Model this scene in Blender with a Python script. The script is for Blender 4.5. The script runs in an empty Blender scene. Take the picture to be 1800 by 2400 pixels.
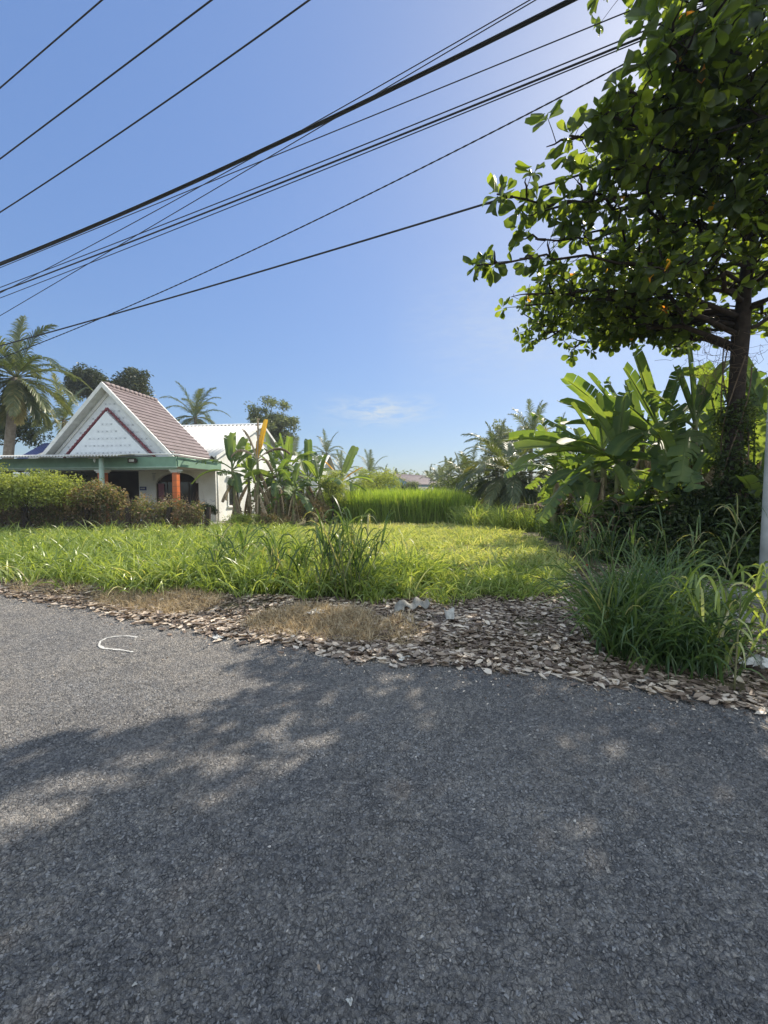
import bpy, math, random
import numpy as np
from mathutils import Vector, Matrix, Euler
R = math.radians
rng = np.random.default_rng(7)
random.seed(7)
S = bpy.context.scene
C = S.collection

# ------------------------------------------------------------------ camera
FPX, PITCH, CAMH = 940.0, R(2.74), 1.5
cam = bpy.data.cameras.new('camera'); camo = bpy.data.objects.new('camera', cam); C.objects.link(camo)
camo.location = (0, 0, CAMH); camo.rotation_euler = (R(90) - PITCH, 0, 0)
cam.sensor_fit = 'VERTICAL'; cam.sensor_height = 24; cam.lens = 24 * FPX / 2400
cam.clip_start = 0.05; cam.clip_end = 3000
S.camera = camo
cp, sp = math.cos(PITCH), math.sin(PITCH)
def ray(px, py):
    u, v = (px - 900) / FPX, (1200 - py) / FPX
    return np.array([u, cp + v * sp, v * cp - sp])
def P(px, py, Y):                      # world point seen at a photo pixel, at depth Y
    d = ray(px, py); return np.array([0, 0, CAMH]) + d * (Y / d[1])
def GP(px, py, z=0.0):                 # ground point under a photo pixel
    d = ray(px, py); return np.array([0, 0, CAMH]) + d * ((z - CAMH) / d[2])

# ------------------------------------------------------------------ light
SUN_D = ray(1775, -40); SUN_D /= np.linalg.norm(SUN_D)
SUN_EL = math.asin(SUN_D[2]); SUN_AZ = math.atan2(SUN_D[0], SUN_D[1])
world = bpy.data.worlds.new('World'); S.world = world; world.use_nodes = True
wn = world.node_tree.nodes; wl = world.node_tree.links
bg = wn['Background']; sky = wn.new('ShaderNodeTexSky'); sky.sky_type = 'NISHITA'
sky.sun_disc = False; sky.sun_elevation = SUN_EL; sky.sun_rotation = SUN_AZ
sky.air_density = 1.0; sky.dust_density = 0.9; sky.ozone_density = 2.2; sky.altitude = 0
bg.inputs['Strength'].default_value = 0.15; SKY_P, SKY_K, SKY_G = 0.40, 0.79, 0.085
# thin wisps of cirrus low over the field: noise on the view direction, part of the sky itself
tc = wn.new('ShaderNodeTexCoord'); mp = wn.new('ShaderNodeMapping')
mp.inputs['Scale'].default_value = (9, 9, 42); mp.inputs['Rotation'].default_value = (0, 0.12, 0)
wl.new(tc.outputs['Generated'], mp.inputs['Vector'])
cn = wn.new('ShaderNodeTexNoise'); cn.inputs['Scale'].default_value = 2.2; cn.inputs['Detail'].default_value = 8
cn.inputs['Roughness'].default_value = 0.62; cn.inputs['Distortion'].default_value = 0.6
wl.new(mp.outputs[0], cn.inputs['Vector'])
def wmath(op, a, b=None, clamp=False):
    n = wn.new('ShaderNodeMath'); n.operation = op; n.use_clamp = clamp
    for i, v in enumerate((a, b)):
        if v is None: continue
        if isinstance(v, (int, float)): n.inputs[i].default_value = v
        else: wl.new(v, n.inputs[i])
    return n.outputs[0]
sx = wn.new('ShaderNodeSeparateXYZ'); wl.new(tc.outputs['Generated'], sx.inputs[0])
def bump_fn(v, c, w):                   # 1 at c falling to 0 at c±w
    return wmath('SUBTRACT', 1.0, wmath('DIVIDE', wmath('ABSOLUTE', wmath('SUBTRACT', v, c)), w), True)
m1 = wmath('MULTIPLY', bump_fn(sx.outputs['X'], -0.01, 0.17), bump_fn(sx.outputs['Z'], 0.197, 0.045))
m2 = wmath('MULTIPLY', bump_fn(sx.outputs['X'], 0.30, 0.30), bump_fn(sx.outputs['Z'], 0.36, 0.16))
veil = wmath('MULTIPLY', wmath('SUBTRACT', cn.outputs[0], 0.40, True), 1.0)
cl = wmath('ADD', wmath('MULTIPLY', wmath('MULTIPLY', m1, veil), 4.5), wmath('MULTIPLY', wmath('MULTIPLY', m2, wmath('ADD', veil, 0.22)), 1.1), True)
mixc = wn.new('ShaderNodeMix'); mixc.data_type = 'RGBA'
skt = wn.new('ShaderNodeMix'); skt.data_type = 'RGBA'; skt.blend_type = 'MULTIPLY'; skt.inputs[0].default_value = 1
skt.inputs[7].default_value = (.89, .99, 1.15, 1)
wl.new(sky.outputs[0], skt.inputs[6]); 
mixc.inputs[7].default_value = (2.3, 2.6, 2.9, 1); wl.new(cl, mixc.inputs[0])
# the camera's tone curve for the bright sky: luminance compressed, hue kept
sep = wn.new('ShaderNodeSeparateXYZ'); wl.new(sky.outputs[0], sep.inputs[0])
lum = wmath('MAXIMUM', wmath('ADD', wmath('ADD', wmath('MULTIPLY', sep.outputs[0], .25), wmath('MULTIPLY', sep.outputs[1], .6)), wmath('MULTIPLY', sep.outputs[2], .15)), 0.01)
gain = wmath('ADD', wmath('MULTIPLY', wmath('POWER', lum, SKY_P - 1), SKY_K), SKY_G)
vm = wn.new('ShaderNodeVectorMath'); vm.operation = 'SCALE'; wl.new(skt.outputs[2], vm.inputs[0]); wl.new(gain, vm.inputs['Scale']); wl.new(vm.outputs[0], mixc.inputs[6])
# unseen bright cloud added behind the photographer and overhead to lift the shade
cm = wn.new('ShaderNodeTexNoise'); cm.inputs['Scale'].default_value = 2.6; cm.inputs['Detail'].default_value = 7; cm.inputs['Roughness'].default_value = 0.55; wl.new(tc.outputs['Generated'], cm.inputs['Vector'])
cover = wmath('MULTIPLY', wmath('SUBTRACT', cm.outputs[0], 0.40), 9.0, True)
back = wmath('MAXIMUM', wmath('MULTIPLY', wmath('SUBTRACT', 0.10, sx.outputs['Y']), 5.0, True), wmath('MULTIPLY', wmath('SUBTRACT', sx.outputs['Z'], 0.86), 12.0, True), True)
up_ = wmath('MULTIPLY', sx.outputs['Z'], 8.0, True)
fill_cloud = wn.new('ShaderNodeMix'); fill_cloud.data_type = 'RGBA'; wl.new(wmath('MULTIPLY', wmath('MULTIPLY', cover, back), up_), fill_cloud.inputs[0]); fill_cloud.inputs[7].default_value = (4.6, 5.2, 5.7, 1)
wl.new(mixc.outputs[2], fill_cloud.inputs[6])
wl.new(fill_cloud.outputs[2], bg.inputs['Color'])
sl = bpy.data.lights.new('sun', 'SUN'); sl.energy = 4.2; sl.angle = R(0.53); sl.color = (1.0, 0.90, 0.75)
so = bpy.data.objects.new('sun', sl); C.objects.link(so); so.location = (8, 8, 14)
so.rotation_euler = Vector(SUN_D).to_track_quat('Z', 'Y').to_euler()
S.view_settings.view_transform = 'Standard'; S.view_settings.look = 'None'
S.view_settings.exposure = 0.9; S.view_settings.gamma = 1
S.render.engine = 'CYCLES'
S.cycles.max_bounces = 8; S.cycles.transparent_max_bounces = 8

# ------------------------------------------------------------------ helpers
def nrm(v): return v / np.maximum(np.linalg.norm(v, axis=-1, keepdims=True), 1e-9)
class G:                               # collects vertices and faces, links them as ONE mesh
    def __init__(s): s.V = []; s.Q = []; s.T = []; s.A = []; s.n = 0
    def add(s, V, F, var=0.5):
        V = np.asarray(V, float).reshape(-1, 3); F = np.asarray(F, int)
        (s.Q if F.shape[1] == 4 else s.T).append(F + s.n)
        s.V.append(V); s.A.append(np.broadcast_to(np.asarray(var, float), (len(V),)).copy() if np.ndim(var) < 1 else np.asarray(var, float)); s.n += len(V)
        return s
    def inst(s, tv, tf, M, pos, var):  # many copies of a little template, one mesh
        N, k = len(pos), len(tv)
        V = np.einsum('nij,kj->nki', M, tv) + pos[:, None, :]
        F = (np.asarray(tf)[None] + (np.arange(N) * k)[:, None, None]).reshape(-1, len(tf[0]))
        return s.add(V.reshape(-1, 3), F, np.repeat(var, k))
    def box(s, x0, x1, y0, y1, z0, z1, var=0.5):
        V = [(x, y, z) for z in (z0, z1) for x, y in ((x0, y0), (x1, y0), (x1, y1), (x0, y1))]
        return s.add(V, [(3, 2, 1, 0), (4, 5, 6, 7), (0, 1, 5, 4), (1, 2, 6, 5), (2, 3, 7, 6), (3, 0, 4, 7)], var)
    def poly(s, pts, t):               # prism: polygon pts (n,3) pushed along vector t
        pts = np.asarray(pts, float); n = len(pts); V = np.vstack([pts, pts + np.asarray(t, float)])
        c = len(V); V = np.vstack([V, pts.mean(0), (pts + np.asarray(t, float)).mean(0)])
        T = [(i, c, (i + 1) % n) for i in range(n)] + [(n + i, n + (i + 1) % n, c + 1) for i in range(n)]
        b = s.n; s.add(V, T); s.Q.append(np.array([(i, (i + 1) % n, n + (i + 1) % n, n + i) for i in range(n)]) + b)
        return s
    def tube(s, pts, rad, k=8, var=0.5, cap=True):
        pts = np.asarray(pts, float); n = len(pts); rad = np.broadcast_to(np.asarray(rad, float), (n,))
        tg = nrm(np.gradient(pts, axis=0)); ref = np.array([0, 0, 1.]) if abs(tg[0][2]) < .9 else np.array([1., 0, 0])
        V = []; a = np.arange(k) / k * 2 * np.pi
        x = nrm(np.cross(tg[0], ref))
        for i in range(n):
            x = nrm(x - tg[i] * np.dot(x, tg[i])); y = np.cross(tg[i], x)
            V.append(pts[i] + rad[i] * (np.cos(a)[:, None] * x + np.sin(a)[:, None] * y))
        V = np.vstack(V); i = np.arange(n - 1)[:, None] * k; j = np.arange(k)[None]; j2 = (j + 1) % k
        F = np.stack([i + j, i + j2, i + k + j2, i + k + j], -1).reshape(-1, 4)
        b = s.n; s.add(V, F, var)
        if cap:
            m = len(V); s.add(pts[[0, -1]], np.zeros((0, 3), int), var)
            s.T.append(np.array([(b + (q + 1) % k, b + q, b + m) for q in range(k)] + [(b + m - k + q, b + m - k + (q + 1) % k, b + m + 1) for q in range(k)]))
        return s
    def strips(s, base, d0, nr, L, W, droop, seg=4, var=None, prof=None, power=1.0):
        N = len(base); var = rng.random(N) if var is None else var
        if prof is None: prof = np.sin(np.linspace(0.18, 1, seg + 1) ** 0.8 * np.pi * 0.98) ** .6; 
        d0 = nrm(d0); p = np.array(base, float); Vs = []
        g = np.array([0, 0, -1.])
        for j in range(seg + 1):
            d = nrm(d0 + g * (droop * (j / seg) ** power)[:, None])
            sd = nrm(np.cross(d, nr))
            w = (W * prof[j] / 2)[:, None]
            Vs.append(p - sd * w); Vs.append(p + sd * w)
            p = p + d * (L / seg)[:, None]
        V = np.stack(Vs, 1)            # N, 2(seg+1), 3
        k = 2 * (seg + 1)
        F = np.array([(2 * j, 2 * j + 1, 2 * j + 3, 2 * j + 2) for j in range(seg)])
        F = (F[None] + (np.arange(N) * k)[:, None, None]).reshape(-1, 4)
        return s.add(V.reshape(-1, 3), F, np.repeat(var, k))
    def build(s, name, mat, parent=None, smooth=True):
        V = np.vstack(s.V); A = np.concatenate(s.A)
        Q = np.vstack(s.Q) if s.Q else np.zeros((0, 4), int)
        T = [t for t in s.T if len(t)]; T = np.vstack(T) if T else np.zeros((0, 3), int)
        me = bpy.data.meshes.new(name)
        me.vertices.add(len(V)); me.vertices.foreach_set('co', V.astype(np.float32).ravel())
        nl = Q.size + T.size; me.loops.add(nl)
        me.loops.foreach_set('vertex_index', np.concatenate([Q.ravel(), T.ravel()]).astype(np.int32))
        npol = len(Q) + len(T); me.polygons.add(npol)
        st = np.concatenate([np.arange(len(Q)) * 4, Q.size + np.arange(len(T)) * 3])
        me.polygons.foreach_set('loop_start', st.astype(np.int32))
        me.polygons.foreach_set('use_smooth', np.full(npol, smooth))
        at = me.attributes.new('var', 'FLOAT', 'POINT'); at.data.foreach_set('value', A.astype(np.float32))
        me.update(calc_edges=True); me.validate()
        me.materials.append(mat)
        o = bpy.data.objects.new(name, me); C.objects.link(o)
        if parent: o.parent = parent
        return o
def tag(o, label=None, cat=None, group=None, kind=None):
    if label: o['label'] = label
    if cat: o['category'] = cat
    if group: o['group'] = group
    if kind: o['kind'] = kind
    return o
def empty(name, loc, label, cat, group=None, rz=0.0):
    o = bpy.data.objects.new(name, None); o.empty_display_size = 0.2; C.objects.link(o)
    o.location = tuple(loc); o.rotation_euler = (0, 0, rz)
    return tag(o, label, cat, group)
def copy_thing(src, loc, rz, scale, label, group=None):
    c = src.copy(); C.objects.link(c); c.location = tuple(loc); c.rotation_euler = (0, 0, rz); c.scale = (scale,) * 3
    c['label'] = label
    if group: c['group'] = group
    for ch in list(src.children):
        d = ch.copy(); C.objects.link(d); d.parent = c
        for gch in ch.children:
            e = gch.copy(); C.objects.link(e); e.parent = d
    return c

def absorb(a, b_):                      # surface pattern b_ becomes part of mesh a, with its own material slot
    import bmesh
    k = len(a.data.materials); bm = bmesh.new(); bm.from_mesh(a.data); n0 = len(bm.faces); bm.from_mesh(b_.data); bm.faces.ensure_lookup_table()
    for f in bm.faces[n0:]: f.material_index = k
    mt = b_.data.materials[0]; bm.to_mesh(a.data); bm.free(); a.data.materials.append(mt); bpy.data.objects.remove(b_)
# ------------------------------------------------------------------ materials
def newmat(name):
    m = bpy.data.materials.new(name); m.use_nodes = True
    return m, m.node_tree.nodes, m.node_tree.links, m.node_tree.nodes['Principled BSDF']
def noise(n, l, scale, detail=4, rough=.55, vec=None, dist=0):
    t = n.new('ShaderNodeTexNoise'); t.inputs['Scale'].default_value = scale; t.inputs['Detail'].default_value = detail
    t.inputs['Roughness'].default_value = rough; t.inputs['Distortion'].default_value = dist
    if vec: l.new(vec, t.inputs['Vector'])
    return t.outputs[0]
def ramp(n, l, fac, stops):
    r = n.new('ShaderNodeValToRGB'); e = r.color_ramp.elements
    while len(e) < len(stops): e.new(0.5)
    for el, (p, c) in zip(e, stops):
        el.position = p; el.color = (*c, 1) if len(c) == 3 else c
    l.new(fac, r.inputs[0]); return r.outputs[0]
def mix(n, l, a, b, fac, mode='MIX'):
    m = n.new('ShaderNodeMix'); m.data_type = 'RGBA'; m.blend_type = mode
    for i, v in ((0, fac), (6, a), (7, b)):
        if isinstance(v, (int, float)): m.inputs[i].default_value = v
        elif isinstance(v, tuple): m.inputs[i].default_value = (*v, 1)
        else: l.new(v, m.inputs[i])
    return m.outputs[2]
def objco(n): return n.new('ShaderNodeTexCoord').outputs['Object']
def bump(n, l, bs, h, strength, dist):
    b = n.new('ShaderNodeBump'); b.inputs['Strength'].default_value = strength; b.inputs['Distance'].default_value = dist
    l.new(h, b.inputs['Height']); l.new(b.outputs[0], bs.inputs['Normal']); return b
def mat(name, ca, cb=None, scale=3, rough=.8, bs_=.3, bd=.01, spec=.3, bscale=None, metal=0, stops=None):
    m, n, l, b = newmat(name); co = objco(n); cb = cb or tuple(x * .75 for x in ca)
    f = noise(n, l, scale, 6, .6, co)
    l.new(ramp(n, l, f, stops or [(.3, cb), (.7, ca)]), b.inputs['Base Color'])
    b.inputs['Roughness'].default_value = rough; b.inputs['Specular IOR Level'].default_value = spec
    b.inputs['Metallic'].default_value = metal
    if bs_: bump(n, l, b, noise(n, l, bscale or scale * 8, 4, .6, co), bs_, bd)
    return m
def leafmat(name, stops, trans=.45, tmul=(1.5, 1.35, .5), rough=.45, spec=.35, nscale=6, ridge=0):
    m, n, l, b = newmat(name)
    a = n.new('ShaderNodeAttribute'); a.attribute_name = 'var'
    co = objco(n)
    f = n.new('ShaderNodeMath'); f.operation = 'ADD'; l.new(a.outputs['Fac'], f.inputs[0])
    g = n.new('ShaderNodeMath'); g.operation = 'MULTIPLY_ADD'; l.new(noise(n, l, nscale, 3, .6, co), g.inputs[0])
    g.inputs[1].default_value = .3; g.inputs[2].default_value = -.15; l.new(g.outputs[0], f.inputs[1])
    c = ramp(n, l, f.outputs[0], stops)
    l.new(c, b.inputs['Base Color']); b.inputs['Roughness'].default_value = rough
    b.inputs['Specular IOR Level'].default_value = spec
    t = n.new('ShaderNodeBsdfTranslucent'); l.new(mix(n, l, c, tuple(tmul), 1.0, 'MULTIPLY'), t.inputs['Color'])
    ms = n.new('ShaderNodeMixShader'); ms.inputs[0].default_value = trans
    l.new(b.outputs[0], ms.inputs[1]); l.new(t.outputs[0], ms.inputs[2])
    l.new(ms.outputs[0], n['Material Output'].inputs['Surface'])
    return m
M = {}
M['almond'] = leafmat('almond_leaf', [(0, (.026, .044, .020)), (.45, (.044, .068, .024)), (.80, (.085, .12, .030)), (.965, (.12, .15, .035)), (.975, (.40, .11, .04)), (1, (.45, .25, .05))], .55, (3.6, 3.3, .9), .38, .5)
M['banana'] = leafmat('banana_leaf', [(0, (.05, .085, .045)), (.5, (.085, .135, .06)), (1, (.16, .21, .08))], .42, (2.4, 2.3, .6), .55, .3, 3)
M['banana_yellow'] = leafmat('yellow_banana_leaf', [(0, (.35, .16, .03)), (.5, (.65, .38, .04)), (1, (.75, .5, .06))], .4, (1.2, 1.1, .5))
M['banana_dead'] = leafmat('dead_banana_leaf', [(0, (.10, .075, .045)), (.5, (.23, .17, .11)), (1, (.42, .34, .24))], .15, (1, .9, .7), .9, .1)
M['palm'] = leafmat('palm_leaf', [(0, (.05, .08, .04)), (.5, (.095, .125, .055)), (.8, (.17, .19, .085)), (1, (.34, .29, .13))], .35, (1.5, 1.4, .5), .4, .5)
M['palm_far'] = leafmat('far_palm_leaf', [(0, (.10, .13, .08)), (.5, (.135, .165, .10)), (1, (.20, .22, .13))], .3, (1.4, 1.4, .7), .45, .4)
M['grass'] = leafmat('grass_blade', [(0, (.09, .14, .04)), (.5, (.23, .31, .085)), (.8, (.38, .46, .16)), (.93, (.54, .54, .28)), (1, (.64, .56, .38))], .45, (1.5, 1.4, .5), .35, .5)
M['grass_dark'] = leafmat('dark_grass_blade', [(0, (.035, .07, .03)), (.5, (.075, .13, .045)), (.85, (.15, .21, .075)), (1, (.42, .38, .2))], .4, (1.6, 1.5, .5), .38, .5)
M['field'] = leafmat('field_grass_blade', [(0, (.15, .22, .06)), (.35, (.38, .45, .16)), (.75, (.58, .60, .27)), (1, (.68, .60, .38))], .4, (1.4, 1.3, .5), .5, .3)
M['napier'] = leafmat('napier_blade', [(0, (.13, .20, .04)), (.5, (.23, .34, .07)), (.85, (.33, .45, .12)), (1, (.42, .48, .18))], .5, (1.5, 1.4, .45), .45, .35)
M['drygrass'] = leafmat('dry_grass_blade', [(0, (.26, .20, .13)), (.5, (.48, .38, .25)), (1, (.68, .58, .42))], .3, (1.1, 1, .7), .8, .15)
M['deadleaf'] = leafmat('dead_leaf', [(0, (.09, .065, .05)), (.3, (.20, .15, .115)), (.65, (.42, .34, .265)), (1, (.72, .63, .52))], .12, (1, .85, .6), .6, .35, 14)
M['tree'] = leafmat('tree_leaf', [(0, (.025, .042, .018)), (.5, (.052, .08, .03)), (1, (.12, .16, .055))], .4, (1.6, 1.5, .5), .45, .4)
M['mango'] = leafmat('mango_leaf', [(0, (.035, .05, .032)), (.6, (.06, .082, .045)), (1, (.14, .14, .085))], .3, (1.4, 1.3, .5), .4, .5)
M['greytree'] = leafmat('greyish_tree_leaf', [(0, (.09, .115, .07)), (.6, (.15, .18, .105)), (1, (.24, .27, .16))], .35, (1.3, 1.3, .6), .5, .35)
M['lime'] = leafmat('lime_leaf', [(0, (.16, .21, .06)), (.5, (.28, .33, .10)), (1, (.42, .46, .17))], .45, (1.4, 1.35, .5), .5, .3)
M['hedge'] = leafmat('hedge_leaf', [(0, (.05, .07, .03)), (.35, (.17, .21, .08)), (.6, (.30, .23, .14)), (.8, (.30, .18, .13)), (1, (.62, .55, .38))], .35, (1.3, 1.2, .5), .5, .3)
M['bark'] = mat('tree_bark', (.065, .05, .042), (.028, .023, .02), 9, .9, .8, .02, .15)
M['palmtrunk'] = mat('palm_trunk', (.24, .21, .17), (.12, .10, .08), 6, .9, .6, .02, .15)
M['bananastem'] = mat('banana_stem', (.22, .24, .10), (.10, .08, .045), 5, .6, .4, .01, .3)
M['twig'] = mat('twig', (.20, .15, .11), (.09, .065, .05), 12, .9, .4, .005, .1)
M['stone'] = mat('stone', (.42, .39, .35), (.25, .23, .21), 12, .9, .6, .01, .2)
M['concrete'] = mat('concrete', (.50, .51, .51), (.27, .28, .27), 2.2, .85, .4, .004, .25)
M['slab'] = mat('old_concrete', (.33, .32, .29), (.15, .145, .13), 5, .9, .8, .02, .2)
M['wall'] = mat('white_wall', (.80, .81, .79), (.58, .58, .54), .9, .7, .1, .003, .3)
M['gable'] = mat('gable_tiles', (.76, .79, .82), (.66, .69, .72), 6, .45, .1, .003, .4)
M['trim'] = mat('white_trim', (.78, .78, .75), (.55, .55, .52), 4, .6, .1, .003, .3)
M['motif'] = mat('tile_motif', (.46, .49, .53), (.33, .36, .40), 9, .5, 0)
M['redtile'] = mat('red_tile', (.22, .04, .05), (.10, .02, .035), 8, .4, .3, .01, .5)
M['brownroof'] = mat('brown_roof_tile', (.21, .165, .165), (.14, .11, .11), 3, .65, .3, .01, .35)
M['tinroof'] = mat('tin_roof', (.62, .62, .60), (.45, .44, .42), 1.2, .5, .1, .003, .5)
M['greenpaint'] = mat('green_paint', (.20, .33, .24), (.13, .22, .165), 2, .6, .1, .003, .3)
M['palegreen'] = mat('pale_green_paint', (.42, .54, .46), (.30, .40, .34), 4, .6, .1, .003, .3)
M['orange'] = mat('orange_tile', (.62, .17, .05), (.42, .10, .035), 3, .35, .15, .003, .5)
M['ceiling'] = mat('porch_ceiling', (.62, .60, .55), (.5, .48, .44), 2, .8, 0)
M['cream'] = mat('cream_wall', (.66, .64, .58), (.52, .50, .45), 2, .7, .1, .003, .3)
M['bluewall'] = mat('blue_wall', (.20, .42, .55), (.14, .32, .45), 1, .7, 0)
M['dark'] = mat('dark_wood', (.05, .03, .025), (.025, .018, .015), 4, .5, .1, .003, .3)
M['interior'] = mat('interior', (.13, .11, .10), (.06, .05, .05), .8, .7, 0)
M['navy'] = mat('navy_plate', (.05, .07, .2), (.04, .05, .15), 5, .4, 0)
M['white'] = mat('white_plastic', (.62, .62, .59), (.36, .35, .32), 22, .4, .3, .004, .4)
M['chalk'] = mat('white_paint', (.66, .65, .62), (.24, .235, .225), 85, .8, .4, .002, .2)
M['wire'] = mat('black_cable', (.022, .022, .024), (.014, .014, .016), 10, .55, 0)
M['red'] = mat('red_plastic', (.5, .05, .03), None, 5, .4, 0)
M['curtain'] = mat('pink_curtain', (.38, .20, .24), (.25, .12, .16), 10, .8, 0)
m, n, l, b = newmat('window_glass'); b.inputs['Base Color'].default_value = (.02, .022, .025, 1); b.inputs['Roughness'].default_value = .08
b.inputs['Specular IOR Level'].default_value = .6; M['glass'] = m
nt = M['orange'].node_tree; q = nt.nodes.new('ShaderNodeTexCoord'); w = nt.nodes.new('ShaderNodeSeparateXYZ'); nt.links.new(q.outputs['Object'], w.inputs[0])
def om(op, a, c):
    k = nt.nodes.new('ShaderNodeMath'); k.operation = op; nt.links.new(a, k.inputs[0]); k.inputs[1].default_value = c; return k.outputs[0]
jf = om('LESS_THAN', om('FRACT', om('DIVIDE', w.outputs[2], .25), 0), .06); bs0 = nt.nodes['Principled BSDF']; lk = bs0.inputs['Base Color'].links[0].from_socket
mx_ = mix(nt.nodes, nt.links, lk, (.22, .08, .04), jf); nt.links.new(mx_, bs0.inputs['Base Color'])
# soil
m, n, l, b = newmat('soil'); co = objco(n)
c1 = ramp(n, l, noise(n, l, 1.1, 8, .6, co), [(.3, (.085, .060, .042)), (.5, (.15, .11, .075)), (.7, (.24, .18, .125))])
c2 = ramp(n, l, noise(n, l, .35, 5, .6, co), [(.42, (.09, .12, .035)), (.6, (.17, .18, .06))])
l.new(mix(n, l, c1, c2, .35), b.inputs['Base Color']); b.inputs['Roughness'].default_value = .95
bump(n, l, b, noise(n, l, 22, 8, .7, co), .8, .03); M['soil'] = m
# ------------------------------------------------------------------ ground and road
RU = np.array([.936, -.351]); RN = np.array([.351, .936])     # along / across the road
def sa(x, y): return RN[0] * x + RN[1] * y, RU[0] * x + RU[1] * y
def xy(s, a): return RN[0] * s + RU[0] * a, RN[1] * s + RU[1] * a
def vnoise(x, y, sc, seed=0):                                  # smooth value noise, numpy
    x = np.asarray(x, float) / sc; y = np.asarray(y, float) / sc
    xi, yi = np.floor(x).astype(int), np.floor(y).astype(int); fx, fy = x - xi, y - yi
    fx, fy = fx * fx * (3 - 2 * fx), fy * fy * (3 - 2 * fy)
    def h(i, j):
        v = np.sin(i * 127.1 + j * 311.7 + seed * 17.3) * 43758.5453; return v - np.floor(v)
    return (h(xi, yi) * (1 - fx) + h(xi + 1, yi) * fx) * (1 - fy) + (h(xi, yi + 1) * (1 - fx) + h(xi + 1, yi + 1) * fx) * fy
EDGE = 3.62
def gh(x, y):                                                  # height of the soil
    s, a = sa(x, y); t = np.clip((s - (EDGE - .15)) / .6, 0, 1)
    z = -.03 + t * (.035 + .07 * vnoise(x, y, 1.3, 1) + .03 * vnoise(x, y, .35, 2))
    return z + .05 * np.clip((s - 5) / 3, 0, 1) * (vnoise(x, y, 3, 3) - .3)
def grid(xs, ys): 
    X, Y = np.meshgrid(xs, ys); nx, ny = len(xs), len(ys)
    i = np.arange(ny - 1)[:, None] * nx + np.arange(nx - 1)[None]
    F = np.stack([i, i + 1, i + nx + 1, i + nx], -1).reshape(-1, 4); return X, Y, F
out = np.array([800, 400, 200, 120, 80, 50, 35, 26])
xs = np.concatenate([-out, np.arange(-20, 16, .18), out[::-1]]); ys = np.concatenate([-out, np.arange(-14, 1, 3.), np.arange(1.5, 24, .16), out[::-1][1:]])
X, Y, F = grid(xs, ys)
g = G(); g.add(np.stack([X, Y, gh(X, Y)], -1).reshape(-1, 3), F)
tag(g.build('ground', M['soil']), kind='structure')

def cells(x, y, sc, seed):                                     # cellular noise: f1, f2, random id
    x = x / sc; y = y / sc; xi, yi = np.floor(x), np.floor(y)
    f1 = np.full(x.shape, 9.); f2 = np.full(x.shape, 9.); idv = np.zeros(x.shape)
    for dx in (-1, 0, 1):
        for dy in (-1, 0, 1):
            cx, cy = xi + dx, yi + dy
            h = np.sin(cx * 127.1 + cy * 311.7 + seed) * 43758.5453; h1 = h - np.floor(h)
            h = np.sin(cx * 269.5 + cy * 183.3 + seed) * 43758.5453; h2 = h - np.floor(h)
            d = np.hypot(cx + h1 - x, cy + h2 - y)
            n1 = d < f1; f2 = np.where(n1, f1, np.minimum(f2, d)); idv = np.where(n1, (h1 * 7.3 + h2 * 3.1) % 1, idv); f1 = np.where(n1, d, f1)
    return f1, f2, idv
av = np.concatenate([[-600, -250, -100, -50, -30, -20, -14, -11, -9.5, -8.6], np.arange(-8.0, 3.0, .006), [3.6, 4.5, 6, 9, 14, 25, 60, 200, 600]])
sv = np.concatenate([[-5.2, -4, -2.5, -1.2, -.3, .1, .35], .5 + 3.14 * (np.linspace(0, 1, 560) ** 1.25)])
A_, S_, F = grid(av, sv)
XX, YY = xy(S_, A_)
wx = XX + .012 * (vnoise(XX, YY, .03, 5) - .5); wy = YY + .012 * (vnoise(XX, YY, .03, 6) - .5)
f1, f2, idv = cells(wx, wy, .017, 1.7); g1, g2, idg = cells(wx, wy, .0085, 4.1)
e = np.clip((f2 - f1) * 2.2, 0, 1); patch = vnoise(XX, YY, .5, 8) * .6 + vnoise(XX, YY, .13, 9) * .4
stone = (e ** .6) * (idv > .35) * (.4 + .6 * idv)
z = .0085 * stone * (.5 + patch) + .0016 * np.clip((g2 - g1) * 2, 0, 1) * idg + .006 * vnoise(XX, YY, .9, 11) + .0022 * vnoise(XX, YY, .06, 12)
for sd, wv in ((21, .18), (22, .23)):                           # pits where stones have come loose
    p1, p2, pid = cells(XX, YY, wv / 3, sd); z -= .005 * np.clip(1 - p1 * 3.2, 0, 1) * (pid > .72)
fade = np.clip((EDGE - S_ + .05) / .12, 0, 1)
g = G(); g.add(np.stack([XX, YY, .004 + z * (.3 + .7 * fade)], -1).reshape(-1, 3), F, (np.where(stone > .02, .35 + .65 * idv, .18 * idg) ).ravel())
m, n, l, b = newmat('asphalt'); co = objco(n)
def M2(op, a, c=None, clamp=False):
    q = n.new('ShaderNodeMath'); q.operation = op; q.use_clamp = clamp
    for i, v in enumerate((a, c)):
        if v is None: continue
        if isinstance(v, (int, float)): q.inputs[i].default_value = v
        else: l.new(v, q.inputs[i])
    return q.outputs[0]
wz = n.new('ShaderNodeTexNoise'); wz.inputs['Scale'].default_value = 45; wz.inputs['Detail'].default_value = 3; l.new(co, wz.inputs['Vector'])
va = n.new('ShaderNodeVectorMath'); va.operation = 'MULTIPLY_ADD'; l.new(wz.outputs['Color'], va.inputs[0]); va.inputs[1].default_value = (.022, .022, .0); l.new(co, va.inputs[2]); wco = va.outputs[0]
def voro(scale, feat='F1'):
    v = n.new('ShaderNodeTexVoronoi'); v.voronoi_dimensions = '2D'; v.feature = feat; v.inputs['Scale'].default_value = scale; l.new(wco, v.inputs['Vector']); return v
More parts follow.
